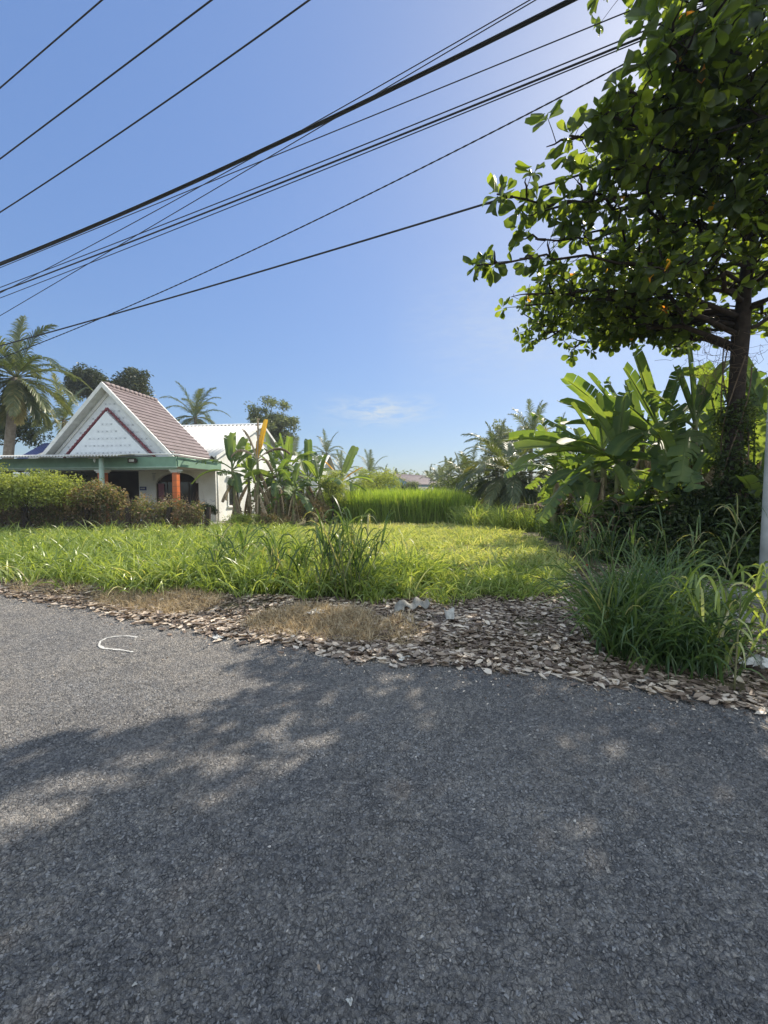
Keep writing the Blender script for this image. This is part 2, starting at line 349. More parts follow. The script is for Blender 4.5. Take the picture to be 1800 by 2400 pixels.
e1 = voro(58, 'DISTANCE_TO_EDGE').outputs['Distance']; c1_ = voro(58).outputs['Color']; e2 = voro(125, 'DISTANCE_TO_EDGE').outputs['Distance']; c2_ = voro(125).outputs['Color']
def chan(cc): q = n.new('ShaderNodeSeparateColor'); l.new(cc, q.inputs[0]); return q.outputs[0]
r1, r2 = chan(c1_), chan(c2_)
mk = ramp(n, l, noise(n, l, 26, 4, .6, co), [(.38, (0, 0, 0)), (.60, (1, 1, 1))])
crevice_shade = M2('MULTIPLY', M2('SUBTRACT', 1.0, M2('MULTIPLY', e1, 5.0), True), mk)  # shade in the gaps between stones, put into the colour
crevice_shade2 = M2('MULTIPLY', M2('MULTIPLY', M2('SUBTRACT', 1.0, M2('MULTIPLY', e2, 5.0), True), .75), ramp(n, l, noise(n, l, 70, 3, .6, co), [(.45, (0, 0, 0)), (.58, (1, 1, 1))]))  # same painted shade for the finer gaps
c = ramp(n, l, r1, [(0, (.19, .19, .19)), (.5, (.29, .286, .28)), (.93, (.37, .36, .345)), (.985, (.40, .39, .37)), (1, (.55, .52, .48))])
c = mix(n, l, c, ramp(n, l, r2, [(0, (.66, .66, .68)), (.5, (1, 1, 1)), (.95, (1.2, 1.18, 1.14)), (1, (1.5, 1.45, 1.4))]), .8, 'MULTIPLY')
dust = ramp(n, l, noise(n, l, 1.0, 6, .62, co), [(.35, (0, 0, 0)), (.75, (1, 1, 1))])
c = mix(n, l, c, (.40, .35, .29), mix(n, l, (0, 0, 0), dust, .35))
c = mix(n, l, c, ramp(n, l, noise(n, l, 4.5, 6, .65, co, .5), [(.36, (.78, .79, .82)), (.6, (1.10, 1.08, 1.05))]), .8, 'MULTIPLY')
c = mix(n, l, c, (.025, .025, .028), M2('MULTIPLY', crevice_shade, .85))
vl = n.new('ShaderNodeTexVoronoi'); vl.voronoi_dimensions = '2D'; vl.feature = 'DISTANCE_TO_EDGE'; vl.inputs['Scale'].default_value = .9
wl2 = n.new('ShaderNodeTexNoise'); wl2.inputs['Scale'].default_value = 3.5; wl2.inputs['Detail'].default_value = 7; l.new(co, wl2.inputs['Vector'])
vb = n.new('ShaderNodeVectorMath'); vb.operation = 'MULTIPLY_ADD'; l.new(wl2.outputs['Color'], vb.inputs[0]); vb.inputs[1].default_value = (.5, .5, 0); l.new(co, vb.inputs[2]); l.new(vb.outputs[0], vl.inputs['Vector'])
hair = M2('MULTIPLY', M2('SUBTRACT', 1.0, M2('MULTIPLY', vl.outputs['Distance'], 130.0), True), ramp(n, l, noise(n, l, .8, 3, .6, co), [(.48, (0, 0, 0)), (.55, (1, 1, 1))]))
c = mix(n, l, c, (.05, .05, .052), M2('MULTIPLY', hair, .7))
c = mix(n, l, c, ramp(n, l, noise(n, l, .55, 3, .5, co), [(.38, (.80, .81, .84)), (.62, (1.12, 1.10, 1.07))]), .8, 'MULTIPLY')
c = mix(n, l, c, (.06, .06, .062), crevice_shade2)
c = mix(n, l, c, ramp(n, l, noise(n, l, 420, 4, .7, co), [(.32, (.6, .6, .62)), (.55, (1, 1, 1)), (.72, (1.4, 1.36, 1.3))]), .7, 'MULTIPLY')
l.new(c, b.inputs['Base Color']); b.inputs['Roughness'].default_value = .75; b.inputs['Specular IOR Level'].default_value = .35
hh = M2('ADD', M2('MULTIPLY', M2('MINIMUM', e1, .25), 2.2), M2('ADD', M2('MULTIPLY', M2('MINIMUM', e2, .3), 1.0), M2('ADD', M2('MULTIPLY', r1, .8), noise(n, l, 320, 4, .7, co))))
bump(n, l, b, hh, 1.0, .010); M['asphalt'] = m
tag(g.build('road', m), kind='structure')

# loose and half sunk stone chips, real little stones near the camera
def chips(N, s0, s1, a0, a1, r0, r1):
    s_ = s0 + (s1 - s0) * rng.random(N) ** 1.3; a_ = a0 + (a1 - a0) * rng.random(N); x, y = xy(s_, a_)
    ic = []; ph = (1 + 5 ** .5) / 2
    iv = nrm(np.array([(-1, ph, 0), (1, ph, 0), (-1, -ph, 0), (1, -ph, 0), (0, -1, ph), (0, 1, ph), (0, -1, -ph), (0, 1, -ph), (ph, 0, -1), (ph, 0, 1), (-ph, 0, -1), (-ph, 0, 1)]))
    it = np.array([(0, 11, 5), (0, 5, 1), (0, 1, 7), (0, 7, 10), (0, 10, 11), (1, 5, 9), (5, 11, 4), (11, 10, 2), (10, 7, 6), (7, 1, 8), (3, 9, 4), (3, 4, 2), (3, 2, 6), (3, 6, 8), (3, 8, 9), (4, 9, 5), (2, 4, 11), (6, 2, 10), (8, 6, 7), (9, 8, 1)])
    g = G(); k = rng.integers(0, 4, N); rad = r0 + (r1 - r0) * rng.random(N) ** 2.5
    for q in range(4):
        tv = iv * (1 + .30 * rng.normal(size=(12, 1))) * [1, .7, .4]; m_ = k == q; nn = m_.sum(); Mx = rotm(rng.random(nn) * 6.283, rng.normal(0, .25, nn), rng.normal(0, .25, nn)) * rad[m_][:, None, None]
        zz = .006 + .006 * vnoise(x[m_], y[m_], .9, 11) + .003 * rng.random(nn) - .001
        g.inst(tv, it, Mx, np.column_stack([x[m_], y[m_], zz]), rng.random(nn))
    return g
m, n, l, b = newmat('road_chips'); a_ = n.new('ShaderNodeAttribute'); a_.attribute_name = 'var'; co = objco(n)
c = ramp(n, l, a_.outputs['Fac'], [(0, (.15, .152, .155)), (.5, (.20, .20, .20)), (.9, (.245, .24, .235)), (.99, (.27, .265, .255)), (1, (.5, .47, .43))])
c = mix(n, l, c, ramp(n, l, noise(n, l, 500, 3, .6, co), [(.35, (.6, .6, .6)), (.65, (1.25, 1.22, 1.2))]), .8, 'MULTIPLY')
l.new(c, b.inputs['Base Color']); b.inputs['Roughness'].default_value = .7; M['chips'] = m

# painted curve on the road
cp_ = [(322, 1493), (300, 1490), (272, 1491), (250, 1495), (235, 1503), (232, 1512), (242, 1519), (262, 1521), (285, 1523), (312, 1528)]
g = G(); pts = np.array([GP(*q, .016) for q in cp_])
tt = np.linspace(0, len(pts) - 1, 70); pts = np.stack([np.interp(tt, range(len(pts)), pts[:, k]) for k in range(3)], 1)
tg = nrm(np.gradient(pts, axis=0)); sd = np.cross(tg, [0, 0, 1.]); w = .006 + .009 * rng.random(70); w[40:] *= 1.3; w[-10:] *= .7
V = np.empty((140, 3)); V[0::2] = pts - sd * w[:, None]; V[1::2] = pts + sd * w[:, None]
g.add(V, [(2 * i, 2 * i + 1, 2 * i + 3, 2 * i + 2) for i in range(69)])
tag(g.build('paint_mark', M['chalk']), 'thin white painted hook shaped line on the asphalt at left', 'painted mark')

# ------------------------------------------------------------------ grass and litter
def scatter_poly(pxs, n, z=0):                                  # random ground points inside a ground polygon
    poly = np.array([GP(*q, z)[:2] for q in pxs]); lo, hi = poly.min(0), poly.max(0); outp = []
    while sum(map(len, outp)) < n:
        p = lo + (hi - lo) * rng.random((n * 2, 2)); ins = np.zeros(len(p), bool); j = len(poly) - 1
        for i in range(len(poly)):
            xi, yi = poly[i]; xj, yj = poly[j]
            c = ((yi > p[:, 1]) != (yj > p[:, 1])) & (p[:, 0] < (xj - xi) * (p[:, 1] - yi) / (yj - yi + 1e-12) + xi); ins ^= c; j = i
        outp.append(p[ins])
    p = np.vstack(outp)[:n]; return p
def grass(g, xyp, L, W, lean=.5, droop=1.2, seg=5, z0=None, var=None, power=1.5):
    N = len(xyp); az = rng.random(N) * 2 * np.pi; hd = np.stack([np.cos(az), np.sin(az), np.zeros(N)], 1)
    ln = (rng.random(N) ** .8 * lean)[:, None]
    d0 = hd * ln + np.array([0, 0, 1.])
    tw = az + rng.normal(0, .7, N); nr_ = np.stack([np.cos(tw), np.sin(tw), np.zeros(N)], 1)
    z = gh(xyp[:, 0], xyp[:, 1]) if z0 is None else z0
    base = np.column_stack([xyp, z - .01]); 
    # bend outwards: droop acts on a blade already leaning
    prof = np.interp(np.linspace(0, 1, seg + 1), [0, .25, .6, .85, 1], [.55, 1, .9, .5, .04])
    g.strips(base, d0 + hd * .15, nr_, L, W, droop * (.4 + rng.random(N)), seg, var, prof, power)
def tufts(centres, n, r, Lm, W, lean=.6, droop=1.6, seg=5, g=None, vr=None):
    g = g or G()
    for (x, y), k, rr, ll in zip(centres, np.broadcast_to(n, len(centres)), np.broadcast_to(r, len(centres)), np.broadcast_to(Lm, len(centres))):
        k = int(k); p = np.array([x, y]) + rng.normal(0, rr, (k, 2)) * .6
        L = ll * (.45 + .6 * rng.random(k)); v0 = rng.random()
        v = np.clip(v0 * .35 + rng.random(k) * .62, 0, 1)
        if vr is not None: v = vr[0] + (vr[1] - vr[0]) * v
        grass(g, p, L, W * (.6 + .7 * rng.random(k)), lean, droop, seg, None, v)
    return g
# mown field
fp = [(-60, 1280), (0, 1262), (420, 1240), (760, 1236), (1110, 1236), (1240, 1262), (1345, 1330), (1330, 1390), (1200, 1405), (1000, 1408), (700, 1385), (-80, 1345)]
g = G(); p = scatter_poly(fp, 30000)
dist = p[:, 1]; keep = vnoise(p[:, 0], p[:, 1], .8, 31) + rng.random(len(p)) * .5 > np.interp(dist + .35 * np.clip(-p[:, 0], -3, 0) , [5, 6.2, 7.0, 14, 16, 18], [.95, .85, .48, .46, .62, 1.1]); p = p[keep]
pat = vnoise(p[:, 0], p[:, 1], 1.8, 33)
grass(g, p, (.10 + .17 * rng.random(len(p))) * (.7 + .6 * pat), .010 + .009 * rng.random(len(p)), 1.3, 1.1, 3, None, np.clip(.05 + .4 * pat + rng.random(len(p)) * .55 + np.interp(p[:, 1], [13, 17], [0, .3]), 0, 1))
p = scatter_poly(fp, 1500)
p = p[(p[:, 1] < 16.5) & ~((p[:, 0] > .6) & (p[:, 1] < 6.9) & (rng.random(len(p)) < .65))]
tufts(p, 22, .08, .37, .022, 1.0, 1.7, 4, g, (.0, .95))
tag(g.build('field_grass', M['field']), 'short mown yellow green grass covering the vacant lot', 'grass', kind='stuff')
# clumpy roadside grass band
cen = []
for a0, b0, a1, b1, k in ((-120, 1352, 130, 1350, 34), (-120, 1300, 250, 1310, 60), (130, 1352, 300, 1375, 22), (250, 1378, 620, 1392, 60), (150, 1290, 700, 1320, 110), (300, 1335, 760, 1345, 100), (600, 1390, 960, 1405, 46), (700, 1350, 1000, 1370, 40), (-120, 1262, 700, 1268, 110)):
    for _ in range(k):
        t = rng.random(); q = GP(a0 + (a1 - a0) * t, b0 + (b1 - b0) * t + rng.normal(0, 9)); cen.append(q[:2])
cen = np.array(cen)
g = tufts(cen, 60, .17, .66 * (.65 + .6 * rng.random(len(cen))), .020, .8, 1.7, 6)
tall = np.array([GP(rng.uniform(-60, 980), rng.uniform(1300, 1385))[:2] for _ in range(75)])
tufts(tall, 11, .12, 1.02 * (.7 + .4 * rng.random(75)), .022, .5, 1.5, 8, g)
tag(g.build('roadside_grass', M['grass']), 'dense bright green long grass along the edge of the vacant lot', 'grass', kind='stuff')
g = G()
cen = [GP(*q)[:2] for q in ((1040, 1425), (1085, 1412), (1130, 1400), (1175, 1405), (1215, 1412), (1070, 1395), (1150, 1385), (1240, 1395), (960, 1402), (1290, 1380), (1320, 1350), (1250, 1355), (1200, 1360))]
cen = cen + [GP(rng.uniform(980, 1330), rng.uniform(1350, 1412))[:2] for _ in range(34)]
g = tufts(cen, 60, .12, .40, .016, .85, 1.7, 5)
tag(g.build('low_grass_tufts', M['grass']), 'low green grass tufts on the leaf litter right of centre', 'grass', kind='stuff')

def clump(name, px, py, n, r, L, W, label, m='grass_dark', lean=.55, droop=1.5, g=None):
    q = GP(px, py); o = G(); c = np.array([q[:2]]); b0 = gh(q[0], q[1])
    tufts(c, n, r, L, W, lean, droop, 7, o)
    ob = o.build(name, M[m]); return tag(ob, label, 'grass clump')
def reed(name, px, py, h, nst, spread, label, m='grass_dark', tall_leaf=.75):   # upright stems with arching blades
    q = GP(px, py); e_ = empty(name, (q[0], q[1], float(gh(q[0], q[1]))), label, 'tall grass')
    gs, gl = G(), G()
    for i in range(nst):
        bx, by = rng.normal(0, spread, 2); hh = h * (.55 + .45 * rng.random()); lx, ly = rng.normal(0, .09, 2)
        t = np.linspace(0, 1, 6)[:, None]; pts = np.array([bx, by, 0]) + t * np.array([lx, ly, hh * .72]) + t ** 2 * np.array([lx, ly, 0])
        gs.tube(pts, np.linspace(.008, .004, 6), 5)
        k = 7; tt = .12 + .88 * rng.random(k); az = rng.random(k) * 2 * np.pi
        base = np.stack([np.interp(tt, t[:, 0], pts[:, j]) for j in range(3)], 1)
        hd = np.stack([np.cos(az), np.sin(az), np.zeros(k)], 1); tw = az + rng.normal(0, .5, k)
        prof = np.interp(np.linspace(0, 1, 9), [0, .2, .6, .85, 1], [.4, 1, .9, .5, .03])
        gl.strips(base, hd * (.25 + .3 * rng.random((k, 1))) + [0, 0, 1], np.stack([np.cos(tw), np.sin(tw), np.zeros(k)], 1), tall_leaf * (.6 + .5 * rng.random(k)), np.full(k, .022), 1.2 + 1.6 * rng.random(k), 8, None, prof, 1.7)
    gs.build('stem', M['bananastem'], e_); gl.build('blades', M[m], e_); return e_
reed('tall_grass', 805, 1412, 1.4, 22, .13, 'tallest dark green grass clump standing alone in front of the lot')
reed('tall_grass', 690, 1400, 1.0, 10, .16, 'medium tall grass clump just left of the tallest one')
reed('tall_grass', 525, 1385, .95, 8, .09, 'upright broad bladed grass with a pale hanging blade, left of centre')
reed('tall_grass', 1390, 1340, .9, 7, .25, 'sparse tall grass at the shady right edge of the lot')
reed('tall_grass', 1765, 1560, .95, 5, .13, 'thin straggly yellowing grass stems beside the concrete slab', 'grass', .5)
reed('tall_grass', 1690, 1590, 1.0, 6, .12, 'bent pale grass stems at right end of the big clump', 'grass', .5)
big = G()
cen = [GP(x, y)[:2] for x, y in ((1430, 1535), (1450, 1550), (1490, 1560), (1540, 1570), (1590, 1575), (1630, 1580), (1420, 1500), (1470, 1510), (1530, 1520), (1580, 1530), (1660, 1575), (1450, 1475), (1520, 1470), (1600, 1480), (1430, 1480), (1560, 1440), (1640, 1500))]
tufts(cen, 95, .14, 1.12 * (.6 + .5 * rng.random(len(cen))), .019, .5, 1.5, 8, big)
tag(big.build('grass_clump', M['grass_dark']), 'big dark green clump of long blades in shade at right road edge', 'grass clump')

# leaf litter
def leaf_tmpl(nl=5, width=.46, curl=.22, cup=.12, tip=.15):
    V = []; 
    for i in range(nl + 1):
        t = i / nl; w = width * (math.sin(math.pi * min(1, t * .88 + .03) ** 1.35) ** .8 + (.02 if i in (0, nl) else 0)) / 2
        if i == nl: w = .01
        for k in (-1, 0, 1): V.append((k * w, t, curl * (t - .5) ** 2 * 2 + cup * abs(k) * w * 4))
    F = []
    for i in range(nl):
        for k in (0, 1): b_ = i * 3 + k; F.append((b_, b_ + 1, b_ + 4, b_ + 3))
    return np.array(V), np.array(F)
LT = [leaf_tmpl(5, .52, .16, .06), leaf_tmpl(5, .55, -.10, .05), leaf_tmpl(5, .44, .35, .22), leaf_tmpl(5, .5, .06, -.06)]
def rotm(az, tilt, roll):
    ca, sa_, ct, st, cr, sr = np.cos(az), np.sin(az), np.cos(tilt), np.sin(tilt), np.cos(roll), np.sin(roll)
    z_, o_ = np.zeros_like(az), np.ones_like(az)
    Rz = np.stack([np.stack([ca, -sa_, z_], -1), np.stack([sa_, ca, z_], -1), np.stack([z_, z_, o_], -1)], -2)
    Rx = np.stack([np.stack([o_, z_, z_], -1), np.stack([z_, ct, -st], -1), np.stack([z_, st, ct], -1)], -2)
    Ry = np.stack([np.stack([cr, z_, sr], -1), np.stack([z_, o_, z_], -1), np.stack([-sr, z_, cr], -1)], -2)
    return Rz @ Rx @ Ry
gg = chips(36000, .55, 2.3, -3.6, 1.6, .003, .009)
tag(gg.build('gravel', M['chips'], smooth=False), 'stone chips set in the worn asphalt of the foreground', 'gravel', kind='stuff')
gg = chips(26000, 1.9, 3.7, -7.8, 2.6, .004, .011)
tag(gg.build('gravel', M['chips'], smooth=False), 'stone chips on the far half of the asphalt', 'gravel', kind='stuff')
def inside(p, pxs):
    poly = np.array([GP(*q)[:2] for q in pxs]); ins = np.zeros(len(p), bool); j = len(poly) - 1
    for i in range(len(poly)):
        xi, yi = poly[i]; xj, yj = poly[j]; ins ^= ((yi > p[:, 1]) != (yj > p[:, 1])) & (p[:, 0] < (xj - xi) * (p[:, 1] - yi) / (yj - yi + 1e-12) + xi); j = i
    return ins
MATS = [[(225, 1408), (290, 1378), (420, 1385), (520, 1402), (515, 1436), (430, 1450), (300, 1440), (240, 1428)], [(560, 1480), (600, 1455), (720, 1440), (860, 1452), (890, 1490), (870, 1518), (760, 1510), (640, 1500)], [(880, 1480), (960, 1460), (990, 1500), (930, 1525)]]
def litter(g, p, smin=.05, smax=.12, lift=.035, var=None):
    N = len(p); z = np.maximum(gh(p[:, 0], p[:, 1]), np.where(sa(p[:, 0], p[:, 1])[0] < EDGE, .014, -1))
    idx = rng.integers(0, len(LT), N); sc = smin + (smax - smin) * rng.random(N) ** 1.2
    Mx = rotm(rng.random(N) * 6.283, rng.normal(0, .09, N), rng.normal(0, .12, N)) * sc[:, None, None]
    v = rng.random(N) if var is None else var
    for k, (tv, tf) in enumerate(LT):
        q = idx == k
        if q.any(): g.inst(tv - [0, .5, 0], tf, Mx[q], np.column_stack([p[q], z[q] + .006 + lift * rng.random(q.sum())]), v[q])
g = G()
edge_px = [(-150, 1378), (0, 1392), (120, 1412), (250, 1432), (330, 1452), (470, 1478), (600, 1500), (750, 1522), (860, 1545), (1000, 1550), (1150, 1560), (1300, 1575), (1420, 1600), (1600, 1630), (1850, 1665)]
lp = edge_px + [(1950, 1540), (1700, 1500), (1420, 1440), (1330, 1400), (1000, 1412), (700, 1420), (300, 1385), (-150, 1352)]
p = scatter_poly(lp, 17000); nv = vnoise(p[:, 0], p[:, 1], .5, 41)
keep = nv + .5 * rng.random(len(p)) > .46; inm = inside(p, MATS[0]) | inside(p, MATS[1]) | inside(p, MATS[2]); keep &= ~(inm & (rng.random(len(p)) < .6)); p = p[keep]
litter(g, p, lift=.03)
p = scatter_poly(lp, 26000); p = p[vnoise(p[:, 0], p[:, 1], .5, 41) + .6 * rng.random(len(p)) > .25]; litter(g, p, .015, .05, .03, np.clip(rng.random(len(p)) * .75, 0, 1))
p = scatter_poly([(1000, 1420), (1000, 1375), (1420, 1330), (1950, 1360), (1950, 1560), (1400, 1480)], 3600); litter(g, p)
i = rng.integers(0, len(edge_px) - 1, 900); t = rng.random(900)
q = np.array([GP(edge_px[a][0] * (1 - b) + edge_px[a + 1][0] * b, edge_px[a][1] * (1 - b) + edge_px[a + 1][1] * b)[:2] for a, b in zip(i, t)])
litter(g, q - RN * np.abs(rng.normal(0, .07, (900, 1))) + rng.normal(0, .02, (900, 2)), .06, .12, .012)
tag(g.build('leaf_litter', M['deadleaf']), 'thick carpet of dead brown leaves along the road edge', 'dead leaves', kind='stuff')
g = G()                                                          # fine crumbs and grit on the road's margin
i = rng.integers(0, len(edge_px) - 1, 5200); t = rng.random(5200)
q = np.array([GP(edge_px[a][0] * (1 - b) + edge_px[a + 1][0] * b, edge_px[a][1] * (1 - b) + edge_px[a + 1][1] * b)[:2] for a, b in zip(i, t)]) - RN * (rng.exponential(.16, (5200, 1)))
Mx = rotm(rng.random(5200) * 6.28, rng.normal(0, .3, 5200), rng.normal(0, .4, 5200)) * (.008 + .022 * rng.random(5200) ** 2)[:, None, None]
g.inst(*LT[1], Mx, np.column_stack([q, np.full(5200, .014)]), rng.random(5200))
tag(g.build('leaf_crumbs', M['deadleaf']), 'crumbled bits of dead leaf scattered on the asphalt margin', 'leaf debris', kind='stuff')
# dry tan grass mats
g = G()
for poly_, k in ((MATS[0], 9000), (MATS[1], 11000), (MATS[2], 900), ([(0, 1375), (200, 1375), (240, 1405), (40, 1392)], 900)):
    p = scatter_poly(poly_, k)
    grass(g, p, .07 + .13 * rng.random(k), .004 + .0035 * rng.random(k), 1.7, .9, 3, None, np.clip(rng.random(k), 0, 1))
tag(g.build('dry_grass', M['drygrass']), 'mats of dry straw coloured grass lying at the road edge', 'dry grass', kind='stuff')
g = G()                                                          # small sticks in the litter
for _ in range(170):
    t = rng.random() * (len(edge_px) - 2); k = int(t); x = edge_px[k][0] + 100 * rng.random(); y = edge_px[k][1] - 8 - 75 * rng.random(); q = GP(x, y)
    a = rng.random() * 6.28; L = .05 + .22 * rng.random(); z = float(gh(q[0], q[1])) + .03 + .015 * rng.random()
    pts = [np.array([q[0], q[1], z]) + np.array([math.cos(a + k2 * .12), math.sin(a + k2 * .12), .12 * rng.random()]) * L * k2 / 3 for k2 in range(4)]
    g.tube(pts, [.004, .0035, .003, .0015], 5, rng.random())
tag(g.build('twigs', M['twig']), 'thin dry twigs strewn through the dead leaves', 'twigs', kind='stuff')
# leaves lying by themselves on the asphalt
def lone(px, py, L, az, label, name='fallen_leaf', cat='fallen leaf', v=.9, mt='deadleaf', t=2):
    q = GP(px, py, .014); g = G(); tv, tf = LT[t]; Mx = rotm(np.array([az]), np.array([.08]), np.array([.2])) * L
    g.inst(tv - [0, .5, 0], tf, Mx, np.zeros((1, 3)), np.array([v])); o = g.build(name, M[mt]); o.location = (q[0], q[1], .022); return tag(o, label, cat)
lone(1227, 1586, .10, 1.5, 'pale tan dead leaf flat on the asphalt, left one of a close pair')
lone(1271, 1592, .10, .4, 'curled cream dead leaf on the asphalt, right one of a close pair')
lone(1360, 1600, .09, 1.2, 'greyish dead leaf just off the litter edge under the big grass clump')
lone(747, 2277, .022, .5, 'tiny orange brown leaf scrap lying on the dark asphalt in the foreground', v=.55)
lone(1792, 1710, .05, 1.0, 'yellowed small leaf at the right edge of the road', v=.95)
lone(1168, 1632, .03, .2, 'small yellow brown leaf scrap on shaded asphalt below the litter', v=.8)
def scrap(name, px, py, size, label, cat, mt='white', seed=0, flat=.35):       # crumpled sheet of paper or plastic
    size = size * (.72 if size < .4 else 1); r = np.random.default_rng(seed + 100); q = GP(px, py); k = 9; u = np.linspace(-1, 1, k); Xg, Yg, Fg = grid(u, u)
    rad = 1 + .35 * np.sin(np.arctan2(Yg, Xg) * 3 + seed); z = r.random((k, k)) * flat + .12 * flat * np.sin(Xg * 5 + seed) + .5 * flat
    V = np.stack([Xg * size / 2 * rad + r.normal(0, .05 * size, (k, k)), Yg * size * .38 * rad + r.normal(0, .05 * size, (k, k)), z * size * .6], -1).reshape(-1, 3)
    g = G(); g.add(V, Fg); o = g.build(name, M[mt], smooth=False); z0 = .012 if sa(q[0], q[1])[0] < EDGE else float(gh(q[0], q[1])) + .02
    o.location = (q[0], q[1], z0); o.rotation_euler = (0, 0, seed * 1.3)
    sm = o.modifiers.new('t', 'SOLIDIFY'); sm.thickness = .0015; return tag(o, label, cat)
scrap('crumpled_plastic', 745, 1453, .28, 'crumpled clear white plastic sheet lying on the dry grass', 'plastic litter', seed=1, flat=.22)
scrap('paper_scrap', 508, 1500, .13, 'crumpled white paper on the asphalt at tip of the tree shadow', 'paper litter', seed=2)
scrap('paper_scrap', 472, 1487, .05, 'tiny white paper bit just left of the crumpled paper', 'paper litter', seed=3, flat=.6)
scrap('paper_scrap', 943, 1546, .17, 'white torn packet at the litter edge near middle of the frame', 'paper litter', seed=4, flat=.3)
scrap('crumpled_plastic', 1775, 1590, .30, 'dull grey white plastic bag in the shade at far right', 'plastic litter', seed=5, flat=.6)
scrap('crumpled_plastic', 160, 1362, .22, 'pale plastic rag in sunlit litter at left end of the verge', 'plastic litter', seed=6, flat=.4)
scrap('crumpled_plastic', 275, 1372, .26, 'pale plastic bag in sunlit litter below the long grass', 'plastic litter', seed=7, flat=.4)
scrap('paper_scrap', 820, 2358, .022, 'small white chip lying near the bottom edge of the road', 'paper litter', seed=9, flat=.4)
scrap('paper_scrap', 316, 2316, .014, 'tiny white chip at bottom left of the road', 'paper litter', seed=10, flat=.4)
scrap('paper_scrap', 1347, 1932, .018, 'tiny white chip on shaded asphalt at right of the road', 'paper litter', seed=11, flat=.4)
scrap('paper_scrap', 1451, 1656, .03, 'small white twig like scrap on asphalt below big clump', 'paper litter', seed=12, flat=.4)
scrap('red_wrapper', 1376, 1336, .10, 'small red wrapper in the grass at the shady right side of the lot', 'wrapper', 'red', seed=13, flat=.6)
# torn white cup
q = GP(1055, 1475); e_ = empty('torn_cup', (q[0], q[1], float(gh(q[0], q[1])) + .045), 'torn white plastic cup tipped over in the leaf litter', 'cup'); g = G()
aa = np.linspace(0, 5.0, 22); zz = np.linspace(0, .105, 5); Ag, Zg, Fg = grid(aa, zz)
rr = .04 + .25 * Zg + .006 * np.sin(Ag * 9 + Zg * 40); Zt = Zg * (1 + .18 * np.sin(Ag * 3.1) * (Zg / .1))
g.add(np.stack([rr * np.cos(Ag), rr * np.sin(Ag), Zt], -1).reshape(-1, 3), Fg); g.build('cup_wall', M['white'], e_)
g = G(); g.tube([(0, 0, 0), (0, 0, .004)], .04, 16); g.build('cup_base', M['white'], e_); e_.rotation_euler = (R(-18), R(14), .6)
# broken corrugated sheet pieces
def corr_piece(px, py, w, d, label, rz, tilt, ph=0):
    q = GP(px, py); u = np.linspace(-w / 2, w / 2, 26); v_ = np.linspace(-d / 2, d / 2, 6); Xg, Yg, Fg = grid(u, v_)
    Yg = Yg * (1 + .25 * np.sin(Xg * 23 + ph)) + .02 * np.sin(Xg * 41)
    g = G(); g.add(np.stack([Xg, Yg, .022 * np.sin(Xg * 36 + ph)], -1).reshape(-1, 3), Fg)
    o = g.build('roof_sheet_fragment', M['slab']); o.location = (q[0], q[1], float(gh(q[0], q[1])) + .09); o.rotation_euler = (tilt, -.10, rz)
    s_ = o.modifiers.new('t', 'SOLIDIFY'); s_.thickness = .007; return tag(o, label, 'broken sheet', 'broken roofing pieces in the litter')
corr_piece(972, 1440, .36, .17, 'larger piece of broken grey corrugated sheet on the leaf litter', .12, .25)
corr_piece(936, 1450, .12, .15, 'small piece of broken grey corrugated sheet left of the larger one', -.1, .4, 1.5)
def rock(px, py, r, label, seed, mt='stone', sq=(1, .8, .6), z=None):
    import bmesh
    q = GP(px, py); bm = bmesh.new(); bmesh.ops.create_icosphere(bm, subdivisions=3, radius=r); rr_ = random.Random(seed)
    ph = [rr_.random() * 6 for _ in range(6)]
    for v_ in bm.verts:
        c = v_.co / r; k = 1 + .18 * math.sin(c.x * 3 + ph[0]) + .15 * math.sin(c.y * 4 + ph[1]) + .12 * math.sin(c.z * 5 + ph[2]) + .05 * math.sin(c.x * 11 + c.y * 9 + ph[3])
        v_.co = Vector((c.x * sq[0], c.y * sq[1], c.z * sq[2])) * r * k
    me = bpy.data.meshes.new('rock'); bm.to_mesh(me); bm.free(); me.materials.append(M[mt]); o = bpy.data.objects.new('rock', me); C.objects.link(o)
    o.location = (q[0], q[1], max(.0, float(gh(q[0], q[1]))) + r * sq[2] * .5); return tag(o, label, 'rock')
rock(1522, 1598, .045, 'pale cream stone on the litter edge in front of the big grass clump', 3, sq=(1.25, .7, .6))
rock(1690, 1478, .09, 'rounded grey stone below the concrete slab behind the grass', 5, sq=(1.5, .7, .6))
rock(1745, 1470, .07, 'smaller pale stone lying beside the rounded one near the slab', 6, sq=(1.4, .7, .6))
rock(1290, 1395, .07, 'flat pale stone among leaves left of the big grass clump', 7, sq=(1.6, .8, .3))
rock(1045, 2225 - 0, .007, 'small pale pebble stuck in the dark asphalt near the bottom', 8)
rock(583, 2208, .009, 'pale pebble set in the asphalt left of centre near the bottom', 9)
rock(1233, 1655, .008, 'light pebble on shaded asphalt at right of centre', 10)
# ------------------------------------------------------------------ house
def corr(g, x0, x1, n, y0, y1, z0, z1, amp, pitch, thick=0):     # corrugated sheet, waves across x
    u = np.linspace(x0, x1, n); v_ = np.linspace(0, 1, 5); X, T, F = grid(u, v_)
    g.add(np.stack([X, y0 + (y1 - y0) * T, z0 + (z1 - z0) * T + amp * np.sin(X / pitch * 2 * np.pi)], -1).reshape(-1, 3), F)
def part(g, name, m, parent, smooth=False): return g.build(name, M[m], parent, smooth)
H = empty('house', (-8.07, 19.2, 0), 'white single storey house with tall tiled gable, orange columns and corrugated roof', 'house', rz=R(-7.7))
